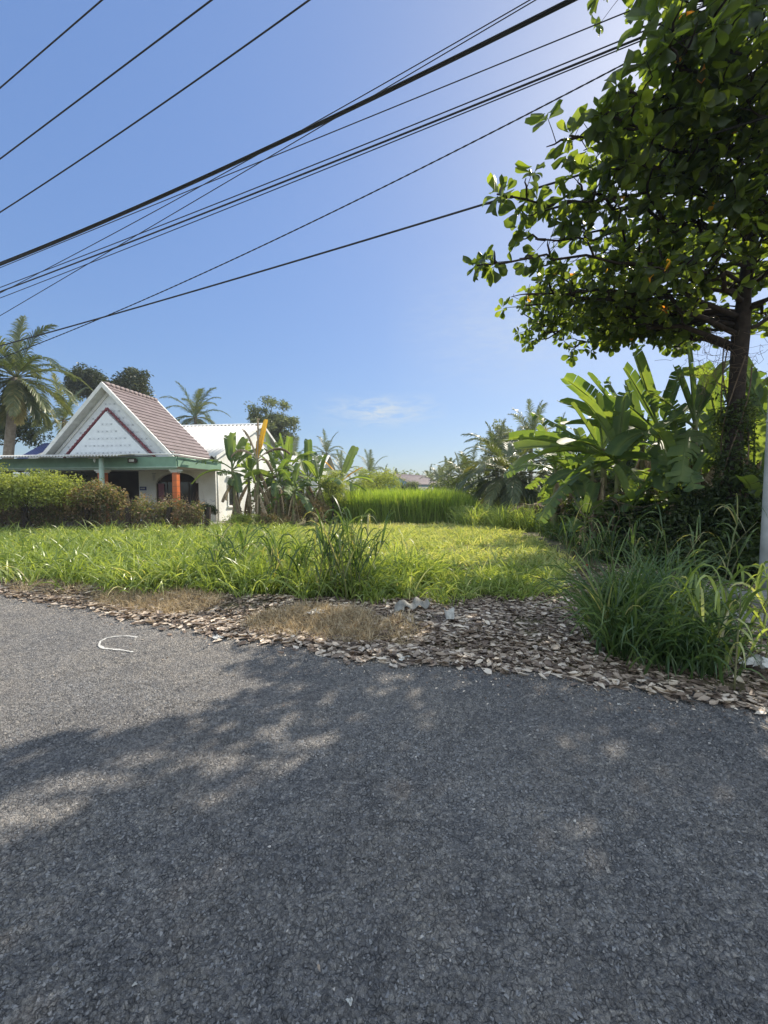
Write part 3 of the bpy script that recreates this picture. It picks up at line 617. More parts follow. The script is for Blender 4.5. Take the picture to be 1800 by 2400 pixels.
# walls
g = G()
g.box(-4.0, -3.1, 0, .2, .1, 2.62); g.box(-.85, 0, 0, .2, .1, 3.3)
ax = np.linspace(-3.1, -.85, 25); az_ = 2.05 + .42 * np.sqrt(np.clip(1 - ((ax + 1.975) / 1.0) ** 2, 0, 1))
for i in range(24):
    za, zb = az_[i], az_[i + 1]
    g.add([(ax[i], 0, za), (ax[i + 1], 0, zb), (ax[i + 1], 0, 2.62), (ax[i], 0, 2.62), (ax[i], .2, za), (ax[i + 1], .2, zb)], [(0, 1, 2, 3), (4, 5, 1, 0)])
g.box(-9.5, -.851, 0, .2, 2.62, 3.3)
g.box(-9.5, -9.3, .2, 9.6, .1, 3.3); g.box(-9.3, 0, 9.4, 9.6, .1, 3.3)
# right wall with a window opening
g.box(-.2, 0, .2, 1.2, .1, 3.3); g.box(-.2, 0, 2.35, 9.4, .1, 3.3); g.box(-.2, 0, 1.2, 2.35, .1, .85); g.box(-.2, 0, 1.2, 2.35, 2.25, 3.3)
g.poly([(-.2, 0, 3.3), (-.2, 9.6, 3.3), (-.2, 4.8, 5.42)], (.2, 0, 0)); g.poly([(-9.5, 0, 3.3), (-9.5, 9.6, 3.3), (-9.5, 4.8, 5.42)], (.2, 0, 0))
hw = part(g, 'wall', 'wall', H)
g = G(); g.box(-9.3, -.2, 3.6, 3.8, .1, 3.3); g.box(-9.3, -4.0, 0.2, 3.6, 2.7, 2.8)
part(g, 'inner_wall', 'interior', H)
g = G(); g.box(-16, .5, -3.3, 0, 0, .1); g.box(-9.4, -.1, 0, 9.5, 0, .099); part(g, 'porch_floor', 'slab', H)
g = G(); g.box(-16, .25, -3.2, -.01, 2.56, 2.61); part(g, 'porch_ceiling', 'ceiling', H)
g = G(); g.box(-16, .3, -3.28, -3.2, 2.54, 2.93); g.box(.25, .33, -3.2, .0, 2.54, 2.93); part(g, 'fascia', 'greenpaint', H)
g = G(); g.box(-16, .36, -3.31, -3.281, 2.5, 2.54); g.box(-16, .2, -3.2, -3.1, 2.44, 2.55); part(g, 'beam', 'palegreen', H)
g = G(); g.tube([(-1.5, -3.5, 3.03), (.28, -3.38, 3.0), (.42, -3.2, 3.0), (.42, -.2, 2.98)], .03, 8); g.tube([(.2, -3.3, 3.0), (.2, -3.3, 3.14)], .015, 6); g.tube([(.12, -3.3, 3.13), (.28, -3.3, 3.13)], .02, 6)
part(g, 'gutter', 'trim', H)
g = G(); corr(g, -13, -1.42, 900, -4.15, -3.25, 2.93, 3.05, .03, .135); aw = part(g, 'awning', 'tinroof', H, True); sm = aw.modifiers.new('t', 'SOLIDIFY'); sm.thickness = .02
# gable
gx0, gx1, gc, gz0, gz1 = -5.95, .12, -2.92, 2.98, 5.88
g = G(); g.poly([(gx0 + .1, -2.85, gz0 - .1), (gx1 - .1, -2.85, gz0 - .1), (gc, -2.85, gz1 - .12)], (0, .15, 0)); g.poly([(gx0 + .1, -.3, gz0 - .1), (gx1 - .1, -.3, gz0 - .1), (gc, -.3, gz1 - .12)], (0, .15, 0))
gw = part(g, 'gable_wall', 'gable', H)
ix0, ix1, iz0, iz1 = -4.75, -1.05, 3.02, 4.82
g = G(); g.poly([(ix0, -3.05, iz0), (ix1, -3.05, iz0), (gc, -3.05, iz1)], (0, .2, 0)); sg = part(g, 'small_gable', 'gable', H)
def slopebox(g, x0, z0, x1, z1, y0, y1, th, off=0):             # board along a slope line, thickness th below
    d = nrm(np.array([x1 - x0, 0, z1 - z0.__float__()])); nn = np.array([-d[2], 0, d[0]]); nn = nn if nn[2] > 0 else -nn
    a, b_ = np.array([x0, y0, z0]) + nn * off, np.array([x1, y0, z1]) + nn * off
    g.poly([a, b_, b_ - nn * th, a - nn * th], (0, y1 - y0, 0))
for yb in (-.06, -3.22):
    g = G(); slopebox(g, gx0 - .05, gz0 - .05, gc, gz1 + .1, yb, yb + .08, .15); slopebox(g, gx1 + .05, gz0 - .05, gc + .002, gz1 + .1, yb - .002, yb + .078, .15)
    if yb > -1: part(g, 'barge_board', 'trim', H)
slopebox(g, gx0 + .03, gz0, gc, gz1 + .02, -3.14, -2.85, .05, -.05); slopebox(g, gx1 - .03, gz0, gc, gz1 + .02, -3.14, -2.85, .05, -.05)
slopebox(g, gx0 + .22, gz0, gc, gz1 - .15, -2.90, -2.851, .08, -.06); slopebox(g, gx1 - .22, gz0, gc, gz1 - .15, -2.90, -2.851, .08, -.06)
part(g, 'barge_board', 'trim', H)
g = G(); 
for s_ in (-1, 1):
    for k in range(17):
        t0, t1 = k / 17, (k + 1) / 17; xa = gc + s_ * (ix1 - gc + .22) * t0; xb = gc + s_ * (ix1 - gc + .22) * t1; za = iz1 + .14 - (iz1 - iz0 + .2) * t0; zb = iz1 + .14 - (iz1 - iz0 + .2) * t1
        g.tube([(xa, -2.98, za), (xb, -2.98, zb - .015)], [.062, .045], 8)
part(g, 'red_coping', 'redtile', H, True)
g = G()
def motif_rows(x0, x1, xc, z0, z1, y):
    z = z0 + .12
    while z < z1 - .25:
        hw0 = (xc - x0) * (1 - (z - z0) / (z1 - z0)) - .15; hw1 = (x1 - xc) * (1 - (z - z0) / (z1 - z0)) - .15; x = xc - .05 - math.floor(hw0 / .2) * .2; k = 0
        while x < xc + hw1 - .1:
            g.box(x, x + .15, y - .004, y, z, z + .007); g.box(x, x + .15, y - .004, y, z + .055, z + .062)
            if k % 2 == 0: g.box(x + .055, x + .11, y - .005, y, z + .012, z + .05)
            else: g.box(x + .06, x + .09, y - .005, y, z + .02, z + .04)
            x += .2; k += 1
        z += .29
motif_rows(gx0 + .45, gx1 - .45, gc, gz0, gz1 - .35, -2.853); absorb(gw, part(g, 'motif', 'motif', H)); g = G(); motif_rows(ix0 + .1, ix1 - .1, gc, iz0 - .03, iz1 - .1, -3.053); absorb(sg, part(g, 'motif', 'motif', H)); g = G()
for x in (-3.95, -3.55, -.7, -.3):
    g.box(x, x + .09, -.006, 0, 1.18, 1.2); g.box(x + .08, x + .1, -.006, 0, 1.1, 1.18); g.box(x + .14, x + .26, -.006, 0, 1.08, 1.11); g.box(x + .24, x + .26, -.006, 0, 1.11, 1.17)
g.box(-3.02 - .14, -3.02 - .1, -.006, 0, 2.1, 2.4); g.box(-3.24, -3.2, -.006, 0, 2.1, 2.4); g.box(-3.28, -3.06, -.006, 0, 2.42, 2.46)
absorb(hw, part(g, 'motif', 'motif', H))
# tiled roof slopes over the porch
def tile_slope(g, s_):
    sl_ = math.hypot(gx1 - gc, gz1 - gz0); nr_ = 18; v_ = np.concatenate([[k / nr_, (k + .96) / nr_] for k in range(nr_)]); u = np.linspace(-3.14, -.06, 14 * 8)
    X, T, F = grid(u, v_); lift = .03 * ((T * nr_) % 1.0 / .96) + .022 * np.abs(np.sin(X / .21 * np.pi))
    xe = (gx1 + .06 - gc); px_ = gc + s_ * (xe * (T)) ; pz = gz1 + .03 - (gz1 - gz0 + .08) * T
    nn = np.array([s_ * (gz1 - gz0), 0, (gx1 - gc)]) / sl_
    V = np.stack([px_ + nn[0] * lift, X, pz + nn[2] * lift], -1).reshape(-1, 3); g.add(V, F)
g = G(); tile_slope(g, 1); tile_slope(g, -1); tr = part(g, 'tiled_roof', 'brownroof', H, False)
g = G()
for k in range(12): y = -3.12 + k * .255; g.tube([(gc, y, gz1 + .05), (gc, y + .25, gz1 + .065)], [.085, .1], 10)
g.build('ridge_tiles', M['brownroof'], tr)
# corrugated main roof
g = G(); corr(g, -9.8, .28, 700, -.35, 4.8, 3.20, 5.56, .045, .24); corr(g, -9.8, .28, 700, 9.95, 4.8, 3.20, 5.56, .045, .24)
mr = part(g, 'corrugated_roof', 'tinroof', H, True); sm = mr.modifiers.new('t', 'SOLIDIFY'); sm.thickness = .012
g = G(); g.poly([(-9.8, 4.65, 5.53), (-9.8, 4.95, 5.53), (-9.8, 4.8, 5.62)], (10.1, 0, 0)); g.build('ridge_cap', M['trim'], mr, False)
g = G()
for ya, yb in ((-.35, 4.8), (9.95, 4.8)): g.poly([(.285, ya, 3.22), (.285, yb, 5.58), (.285, yb, 5.42), (.285, ya, 3.06)], (.03, 0, 0))
part(g, 'rake_trim', 'trim', H)
g = G(); g.tube([(.1, .05, 3.1), (.1, .05, .1)], .045, 8); g.tube([(.05, -.06, 2.9), (.05, -.06, .1)], .03, 8); part(g, 'downpipe', 'trim', H, True)
# columns
for x, y, w in ((.05, -2.95, .20), (-3.15, -3.05, .25)):
    g = G(); g.box(x - w / 2, x + w / 2, y - w / 2, y + w / 2, .1, 2.32); c_ = part(g, 'column', 'orange', H)
    g = G(); g.box(x - w / 2 - .04, x + w / 2 + .04, y - w / 2 - .04, y + w / 2 + .04, 2.32, 2.38); g.box(x - w / 2 - .08, x + w / 2 + .08, y - w / 2 - .08, y + w / 2 + .08, 2.38, 2.44); g.build('capital', M['trim'], c_, False)
g = G(); g.tube([(-2.55, -3.75, 0), (-2.55, -3.75, 2.95)], .09, 12); part(g, 'post', 'palegreen', H, True)
# arched doorway
g = G(); 
for i in range(24): 
    g.add([(ax[i], -.05, az_[i]), (ax[i + 1], -.05, az_[i + 1]), (ax[i + 1], -.05, az_[i + 1] + .11), (ax[i], -.05, az_[i] + .11), (ax[i], 0, az_[i]), (ax[i + 1], 0, az_[i + 1]), (ax[i + 1], 0, az_[i + 1] + .11), (ax[i], 0, az_[i] + .11)], [(0, 1, 2, 3), (4, 5, 1, 0), (3, 2, 6, 7)])
g.box(-3.17, -3.0, -.07, 0, 1.97, 2.05); g.box(-.95, -.78, -.07, 0, 1.97, 2.05); part(g, 'arch_moulding', 'trim', H)
dr = G(); dr.box(-3.1, -3.04, .08, .16, .1, 2.1); dr.box(-.91, -.85, .08, .16, .1, 2.1); dr.box(-3.04, -.91, .08, .16, 2.02, 2.1); dr.box(-2.0, -1.94, .08, .16, .1, 2.02)
for xx in (-2.56, -1.42): dr.box(xx - .02, xx + .02, .09, .15, .1, 2.02)
dr.box(-3.04, -.91, .09, .151, .1, .5)
d_ = part(dr, 'door', 'dark', H); g = G(); g.box(-3.04, -.91, .11, .13, .5, 2.02); g.build('glass', M['glass'], d_, False)
g = G(); uu = np.linspace(-3.0, -2.7, 30); X, T, F = grid(uu, np.array([0, 1.])); g.add(np.stack([X, .05 + .02 * np.sin(X * 90), .55 + 1.4 * T], -1).reshape(-1, 3), F); part(g, 'curtain', 'curtain', H, True)
# side window
wg = G(); wg.box(-.1, -.05, 1.2, 1.26, .85, 2.25); wg.box(-.1, -.05, 2.29, 2.35, .85, 2.25); wg.box(-.1, -.05, 1.75, 1.8, .85, 2.25); wg.box(-.1, -.05, 1.26, 2.29, .85, .9); wg.box(-.1, -.05, 1.26, 2.29, 2.2, 2.25)
w_ = part(wg, 'window', 'dark', H); g = G(); g.box(-.085, -.07, 1.26, 2.29, .9, 2.2); g.build('glass', M['glass'], w_, False)
g = G(); g.box(0, .16, 1.08, 2.47, 2.27, 2.36); g.box(0, .05, 1.1, 1.19, .8, 2.27); g.box(0, .05, 2.36, 2.45, .8, 2.27); g.box(0, .1, 1.08, 2.47, .76, .84); g.build('window_surround', M['wall'], w_, False)
# fittings
g = G(); g.box(-3.95, -3.6, -.02, 0, 1.62, 1.8); pl = part(g, 'house_plate', 'navy', H)
g = G()
for k in range(4): g.box(-3.9 + k * .06, -3.86 + k * .06, -.025, -.02, 1.68, 1.75)
g.build('plate_characters', M['white'], pl, False)
g = G(); g.box(-1.62, -1.36, -3.4, -3.3, 2.72, 2.84); g.box(-1.66, -1.32, -3.46, -3.40, 2.70, 2.86); fl = part(g, 'floodlight', 'dark', H); g = G(); g.box(-1.6, -1.38, -3.465, -3.46, 2.735, 2.825); g.build('lens', M['white'], fl, False)
g = G(); g.box(-2.98, -2.5, -3.9, -3.86, 2.84, 2.88); g.tube([(-2.72, -3.88, 2.84), (-2.72, -3.88, 2.76), (-2.72, -3.88, 2.68)], [.02, .045, .02], 8); part(g, 'lamp', 'white', H, True)
g = G(); g.tube([(.34, -2.8, 2.84), (.5, -2.8, 2.86), (.5, -2.3, 2.86)], .03, 8); part(g, 'wall_lamp', 'greenpaint', H, True)
def simple_house(name, loc, rz, w, d, h, hr, wallm, roofm, label, cat='house', ridge='x', win=True):
    e_ = empty(name, loc, label, cat, rz=rz); g = G(); g.box(0, w, 0, d, 0, h)
    if ridge == 'x': g.poly([(0, 0, h), (0, d, h), (0, d / 2, hr)], (.15, 0, 0)); g.poly([(w - .15, 0, h), (w - .15, d, h), (w - .15, d / 2, hr)], (.15, 0, 0))
    part(g, 'wall', wallm, e_); g = G(); o_ = .35
    corr(g, -o_, w + o_, int(w * 40), -o_, d / 2, h - o_ * .3, hr + .06, .02, .2); corr(g, -o_, w + o_, int(w * 40), d + o_, d / 2, h - o_ * .3, hr + .06, .02, .2)
    r_ = part(g, 'roof', roofm, e_, True); sm = r_.modifiers.new('t', 'SOLIDIFY'); sm.thickness = .03
    if win: g = G(); g.box(w * .4, w * .6, -.02, 0, h * .35, h * .8); part(g, 'window', 'dark', e_)
    return e_
q = P(668, 1100, 27); simple_house('shed', (q[0], q[1], 0), R(-7.7), 2.2, 4, 2.9, 4.1, 'wall', 'tinroof', 'small white outbuilding with corrugated roof behind the left banana plants', 'shed')
q = P(60, 1100, 25); simple_house('outbuilding', (q[0] - .4, q[1], 0), R(-7.7), 2.0, 4, 3.4, 4.75, 'wall', 'navy', 'outbuilding with dark blue roof glimpsed under the big palm at far left', 'house')
q = P(955, 1130, 52); e_ = simple_house('village_house', (q[0] + .4, q[1], 0), R(50), 7.5, 6.0, 2.7, 4.0, 'bluewall', 'brownroof', 'distant pale blue house with brown pitched roof beyond the tall grass')
g = G(); corr(g, -.8, 7.2, 120, -2.8, -.3, 1.5, 2.3, .03, .3); part(g, 'lean_to_roof', 'slab', e_, True)

# ------------------------------------------------------------------ wires, along the road
def plane_pt(px, py, s): d = ray(px, py); t = s / (RN[0] * d[0] + RN[1] * d[1]); return np.array([0, 0, CAMH]) + d * t
def wire(pix, s, r, label, twist=False):
    pts = np.array([plane_pt(*q, s) for q in pix]); a = pts[:, :2] @ RU; deg = 2 if len(pix) > 2 else 1
    co_ = np.polyfit(a, pts[:, 2], deg); lo, hi = a.min() - 9, a.max() + 5; aa = np.linspace(lo, hi, 90 if not twist else 420)
    if deg == 2: co_[0] = max(co_[0], 0)
    z = np.polyval(co_, aa)
    if deg == 2:                                                 # keep the ends from shooting up
        z = np.where(aa < a.min(), np.polyval(co_, a.min()) + np.polyval(np.polyder(co_), a.min()) * (aa - a.min()), z)
        z = np.where(aa > a.max(), np.polyval(co_, a.max()) + np.polyval(np.polyder(co_), a.max()) * (aa - a.max()), z)
    B = np.stack([RN[0] * s + RU[0] * aa, RN[1] * s + RU[1] * aa, z], 1); g = G()
    if twist:
        for ph in (0, math.pi): g.tube(B + r * .45 * np.stack([RN[0] * np.cos(aa * 22 + ph), RN[1] * np.cos(aa * 22 + ph), np.sin(aa * 22 + ph)], 1), r * .75, 5)
    else: g.tube(B, r, 6)
    return tag(g.build('overhead_wire', M['wire']), label, 'wire', 'overhead wires along the road')
wire([(0, 207), (240, 0)], 5.2, .013, 'topmost overhead wire, crossing only the upper left corner')
wire([(0, 373), (246, 188.5), (497, 0)], 5.2, .013, 'second overhead wire from the top left')
wire([(0, 498), (362, 257), (726, 0)], 5.2, .012, 'third overhead wire from the top left')
wire([(0, 621), (289, 499), (579, 372), (904, 217), (1200, 69), (1345, 0)], 7.0, .033, 'thickest black bundled cable running diagonally across the sky')
wire([(0, 616), (289, 494), (579, 369), (904, 212), (1200, 62), (1335, 0)], 6.96, .012, 'thin wire lashed along the thickest cable')
wire([(0, 658), (398, 487), (700, 335), (1200, 141), (1547, 0)], 7.2, .009, 'thin wire leaving the thick cable mid sky toward upper right')
wire([(0, 687), (405, 474), (723, 295), (977, 152), (1200, 25), (1245, 0)], 7.4, .009, 'thin wire that crosses behind the thick cable and rises above it')
wire([(0, 673), (434, 514), (868, 318), (1200, 209), (1500, 78), (1700, -5)], 7.3, .010, 'upper thin wire of the close trio below the thick cable')
wire([(0, 684), (427, 521), (796, 372), (1200, 214), (1540, 75), (1720, -2)], 7.25, .016, 'darkest middle wire of the close trio below the thick cable')
wire([(0, 698), (362, 563), (651, 434), (1200, 224), (1500, 95), (1740, 0)], 7.35, .009, 'lowest thin wire of the close trio below the thick cable')
wire([(50, 767), (354, 568), (651, 354), (904, 217), (1250, 5)], 7.6, .009, 'steep thin wire crossing the other wires at left')
wire([(58, 817), (275, 734), (651, 553), (1200, 291), (1500, 135), (1720, 10)], 7.0, .011, 'twisted two strand wire dropping to the palm at left', True)
wire([(29, 803), (275, 734), (651, 626), (1140, 476), (1400, 397), (1720, 300)], 7.1, .016, 'lowest overhead wire, passing in front of the tree crown')
# pole
q = GP(1805, 1400); e_ = empty('utility_pole', (q[0], q[1], .05), 'pale grey round concrete utility pole cut by the right edge', 'pole')
g = G(); zz = np.linspace(0, 9.6, 12); g.tube(np.stack([0 * zz, 0 * zz, zz], 1), .135 - .0055 * zz, 24); part(g, 'shaft', 'concrete', e_, True)
for z_, an in ((.62, 3.9), (1.9, 3.6), (3.1, 4.4)): g = G(); g.tube([(math.cos(an) * .10, math.sin(an) * .10, z_), (math.cos(an) * .137, math.sin(an) * .137, z_)], .009, 8); part(g, 'bolt_hole', 'dark', e_)
for z_ in (2.45, 5.2):
    g = G(); g.tube([(0, 0, z_), (0, 0, z_ + .035)], .141 - .0055 * z_, 24, cap=False); part(g, 'steel_band', 'tinroof', e_, True)
g = G(); ry = RN * .12
g.box(-.05, .05, -.7, .7, 9.1, 9.2); part(g, 'cross_arm', 'slab', e_)
# broken slabs
def slabp(px, py, w, d, rz, tilt, label, h=.09, z=None):
    q = GP(px, py); g = G(); pts = []; r_ = np.random.default_rng(int(px)); k = 11
    for i in range(k): a = i / k * 6.283; rr = 1 / max(abs(math.cos(a)) / (w / 2), abs(math.sin(a)) / (d / 2)); rr *= .85 + .2 * r_.random(); pts.append((rr * math.cos(a), rr * math.sin(a), 0))
    g.poly(pts, (0, 0, h)); o = g.build('concrete_slab', M['slab'], smooth=False); o.location = (q[0], q[1], z if z is not None else float(gh(q[0], q[1])) - .01); o.rotation_euler = (tilt, .02, rz)
    bv = o.modifiers.new('b', 'BEVEL'); bv.width = .012; bv.segments = 2
    return tag(o, label, 'concrete slab', 'broken concrete slabs by the pole')
slabp(1690, 1410, 1.3, .55, .15, .02, 'long cracked concrete slab running behind the big grass clump to the pole')
slabp(1800, 1425, .95, .7, -.1, -.03, 'broken concrete slab at the foot of the utility pole', .13)
slabp(1768, 1462, .5, .3, .5, .05, 'small broken slab piece lower than the others', .07)
# ------------------------------------------------------------------ vegetation builders
LS = [leaf_tmpl(2, .5, .2, .2), leaf_tmpl(2, .42, -.2, .3)]
def rand_rot(N, droop=.4, r=rng):
    return rotm(r.random(N) * 6.283, r.normal(-droop, .55, N), r.normal(0, .6, N))
def cloud(g, C_, rad, n, L, tm=LS, droop=.4, shell=.5, flat=1.0, vspread=.5):
    for c, rr, k in zip(C_, np.broadcast_to(rad, len(C_)), np.broadcast_to(n, len(C_))):
        k = int(k); d = nrm(rng.normal(size=(k, 3))); u = (shell + (1 - shell) * rng.random((k, 1))) ; p = c + d * u * rr * [1, 1, flat]
        v = np.clip(rng.random() * (1 - vspread) + rng.random(k) * vspread, 0, 1)
        Mx = rand_rot(k, droop) * (L * (.6 + .7 * rng.random(k)))[:, None, None]
        idx = rng.integers(0, len(tm), k)
        for j, (tv, tf) in enumerate(tm):
            q = idx == j
            if q.any(): g.inst(tv, tf, Mx[q], p[q], v[q])
def limb(a, b, n=7, wob=.06, sag=0.0):
    a, b = np.array(a, float), np.array(b, float); t = np.linspace(0, 1, n)[:, None]; L = np.linalg.norm(b - a)
    p = a + (b - a) * t; w = rng.normal(size=(n, 3)) * wob * L; w[0] = w[-1] = 0; p += w * np.sin(t * np.pi); p[:, 2] += sag * L * np.sin(t[:, 0] * np.pi); return p
def tree(name, base, top, cr, label, cat='tree', m='tree', ncl=40, nlf=60, L=.2, tr=.15, clr=.55, group=None, trunkfrac=.45, bm='bark', shell=.5):
    """base (x,y,z); top = crown centre (absolute); cr = crown radii"""
    base = np.array(base, float); cc = np.array(top, float) - base; e_ = empty(name, base, label, cat, group); cr = np.array(cr, float)
    d = nrm(rng.normal(size=(ncl, 3))); d[:, 2] = np.where(d[:, 2] < -.6, -d[:, 2] * .5, d[:, 2]); u = rng.random((ncl, 1)) ** .45
    Cn = cc + d * u * cr * (.85 + .3 * rng.random((ncl, 1)))
    g = G(); th = np.array([0, 0, max(.2, cc[2] - cr[2] * .6)]) + [cc[0] * .5, cc[1] * .5, 0]; tp = limb((0, 0, -.1), th, 6, .03)
    g.tube(tp, np.linspace(tr, tr * .65, 6), 10)
    for c in Cn[:min(ncl, 14)]: g.tube(limb(th, c, 6, .05, .06), np.linspace(tr * .4, tr * .06, 6), 6)
    g.build('trunk', M[bm], e_)
    g = G(); cloud(g, Cn, clr * (.7 + .6 * rng.random(ncl)), nlf, L, flat=.8, shell=shell); g.build('crown', M[m], e_); return e_
def palm_crown(g, top, nfr, L, npair=46, lw=.045, ll=.75, e_hi=80, e_lo=-35, seg=3, dr=1.0, az0=0, dead=0):
    top = np.array(top, float); gr = G()
    for k in range(nfr):
        f = k / max(1, nfr - 1); el = R(e_hi + (e_lo - e_hi) * f ** .9 + rng.normal(0, 5)); az = az0 + k * 2.39996 + rng.normal(0, .15); Lk = L * (.72 + .3 * math.sin(math.pi * min(1, f + .25)) ** .5)
        hd = np.array([math.cos(az), math.sin(az), 0]); d0 = hd * math.cos(el) + np.array([0, 0, math.sin(el)]); n_ = 14; p = top.copy(); pts = [p.copy()]; ds = []
        for j in range(n_):
            d = nrm(d0 + np.array([0, 0, -1]) * dr * (.35 + .9 * math.cos(el) ** 1) * (j / n_) ** 1.5 * 1.25); ds.append(d); p = p + d * Lk / n_; pts.append(p.copy())
        pts = np.array(pts); ds = np.array(ds + [ds[-1]]); g.tube(pts, np.linspace(.035, .006, n_ + 1) * L / 4, 4, .75)
        t = np.linspace(.13, 1, npair); b_ = np.stack([np.interp(t, np.linspace(0, 1, n_ + 1), pts[:, q]) for q in range(3)], 1); dd = nrm(np.stack([np.interp(t, np.linspace(0, 1, n_ + 1), ds[:, q]) for q in range(3)], 1))
        side = nrm(np.cross(dd, [0, 0, 1.])); upv = np.cross(side, dd); lp_ = np.sin(np.clip(t * .93 + .04, 0, 1) * np.pi) ** .55; fv = .15 + .6 * rng.random() + (.3 if k > nfr - 3 else 0)
        for s_ in (-1, 1):
            dv = nrm(side * s_ * (.75 - .3 * t[:, None]) + dd * (.55 + .3 * t[:, None]) + upv * .22 + rng.normal(0, .07, (npair, 3)))
            prof = np.interp(np.linspace(0, 1, seg + 1), [0, .3, .8, 1], [.6, 1, .7, .05])
            g.strips(b_, dv, upv + rng.normal(0, .25, (npair, 3)), ll * L / 4 * lp_ * (.85 + .3 * rng.random(npair)), np.full(npair, lw), 1.0 + .7 * rng.random(npair), seg, np.clip(fv + rng.normal(0, .1, npair), 0, 1), prof, 1.3)
def palm(base, top, L, label, nfr=22, npair=44, m='palm', tr=.16, e_lo=-35, seg=3, lw=.045, dr=1.0, name='coconut_palm', group=None, e_hi=80):
    base = np.array(base, float); rel = np.array(top, float) - base; e_ = empty(name, base, label, 'palm tree', group); g = G()
    t = np.linspace(0, 1, 12)[:, None]; pts = rel * np.concatenate([t ** 1.3, t ** 1.3, t], 1); pts[0, 2] -= .1; g.tube(pts, tr * np.interp(t[:, 0], [0, .08, 1], [1.5, 1, .75]), 10)
    g.build('trunk', M['palmtrunk'], e_); g = G(); palm_crown(g, rel, nfr, L, npair, lw, .8, e_hi, e_lo, seg, dr, rng.random() * 6); g.build('crown', M[m], e_); return e_
def banana_leaf(g, base, az, el, L, W, droop, torn=.3, fold=.35, roll=0, var=.5, pet=.22, thin=1.0):
    n_ = 16; hd = np.array([math.cos(az), math.sin(az), 0]); d0 = hd * math.cos(el) + np.array([0, 0, math.sin(el)]); p = np.array(base, float); pts = [p.copy()]; ds = []
    for j in range(n_ + 4):
        t = j / (n_ + 4); d = nrm(d0 + np.array([0, 0, -1]) * droop * t ** 1.6 * 1.6); ds.append(d); p = p + d * L * (pet / 4 if j < 4 else (1 - pet) / n_); pts.append(p.copy())
    ds.append(ds[-1]); pts = np.array(pts); ds = np.array(ds); g.tube(pts[:-1], np.linspace(.034, .006, len(pts) - 1) * (L / 2) ** .5, 6, .95)
    t = np.linspace(0, 1, n_ + 1); wv = W / 2 * np.interp(t, [0, .08, .25, .6, .85, .95, 1], [.15, .7, .95, 1, .95, .85, rng.uniform(.3, .8)])
    sp_ = pts[4:]; dd = ds[4:]; sv_ = nrm(np.cross(dd, [0, 0, 1.]) ); up = np.cross(sv_, dd); cr_, sr_ = math.cos(roll), math.sin(roll); S2 = sv_ * cr_ + up * sr_; U2 = -sv_ * sr_ + up * cr_
    for s_ in (-1, 1):
        hang = 0.0
        for i in range(n_):
            if i == 0 or rng.random() < torn: gap0 = .0 if i == 0 else .10 + .25 * rng.random() * torn; f0 = fold + rng.normal(0, .25) * torn * 2 - torn * .7; cut = True
            else: gap0 = 0
            def pt(k, fr, gp, ff):
                a = sp_[k] + (sp_[min(k + 1, n_)] - sp_[k]) * gp * fr; w = wv[k] * fr * thin
                return a + S2[k] * s_ * w * math.cos(ff * fr) + U2[k] * w * math.sin(ff * fr) + dd[k] * w * .25
            V = [sp_[i], pt(i, .5, gap0, f0), pt(i, 1, gap0, f0), sp_[i + 1], pt(i + 1, .5, 0, f0), pt(i + 1, 1, 0, f0)]
            v = np.clip(var + rng.normal(0, .05), 0, 1); g.add(V, [(0, 1, 4, 3), (1, 2, 5, 4)] if s_ > 0 else [(3, 4, 1, 0), (4, 5, 2, 1)], [.95, v, v, .95, v, v])
def banana(px, py_base, Y, ztop, leaves, label, group=None, sr=.10, dead=3, lean=(0, 0), zb=0, name='banana_plant'):
    """leaves: list of (azimuth deg, elevation deg, length, droop, kind)"""
    q = P(px, py_base, Y); base = np.array([q[0], q[1], float(gh(q[0], q[1])) if zb == 0 else zb]); e_ = empty(name, base, label, 'banana plant', group)
    g = G(); t = np.linspace(0, 1, 9)[:, None]; h = ztop - base[2]; pts = np.concatenate([lean[0] * t ** 1.5, lean[1] * t ** 1.5, t * h], 1); pts[0, 2] = -.05
    g.tube(pts, sr * np.interp(t[:, 0], [0, .15, 1], [1.25, 1, .5]), 10, rng.random()); g.build('stem', M['bananastem'], e_)
    for az, el, L, dr_, kind in leaves:
        g = G(); k = {'g': 'banana', 'y': 'banana_yellow', 'd': 'banana_dead', 't': 'banana'}[kind]
        b0 = pts[-1] + np.array([0, 0, -.05 - .25 * rng.random() * (1 - el / 90)])
        banana_leaf(g, b0, R(az), R(el), L, .15 + .15 * L, dr_, {'g': .2, 'y': .15, 'd': .7, 't': .75}[kind], {'g': .5, 'y': .5, 'd': -.9, 't': .2}[kind], rng.normal(0, .35), .15 + .7 * rng.random(), .2, {'d': .55, 'y': .62}.get(kind, 1))
        o = g.build('leaf', M[k], e_)
        if kind == 'd': o['label'] = 'withered brown leaf'
        if kind == 'y': o['label'] = 'yellow dying leaf'
    if dead:
        g = G()
        for _ in range(dead * 2):
            a = rng.random() * 6.28; b0 = pts[int(rng.integers(4, 8))]; banana_leaf(g, b0, a, R(-40 - 30 * rng.random()), h * (.35 + .3 * rng.random()), .34, .9, .8, -.7, .6, rng.random(), .1, .8)
        g.build('dead_leaves', M['banana_dead'], e_)
    return e_
def std_leaves(n, L, el0=78, el1=5, dr=(.35, 1.1), az0=None, torn=.55):
    az0 = rng.random() * 360 if az0 is None else az0; o = []
    for k in range(n): f = k / max(1, n - 1); o.append((az0 + k * 137.5 + rng.normal(0, 12), el0 + (el1 - el0) * f + rng.normal(0, 6), L * (.8 + .3 * rng.random()), dr[0] + (dr[1] - dr[0]) * f, 't' if rng.random() < torn else 'g'))
    return o

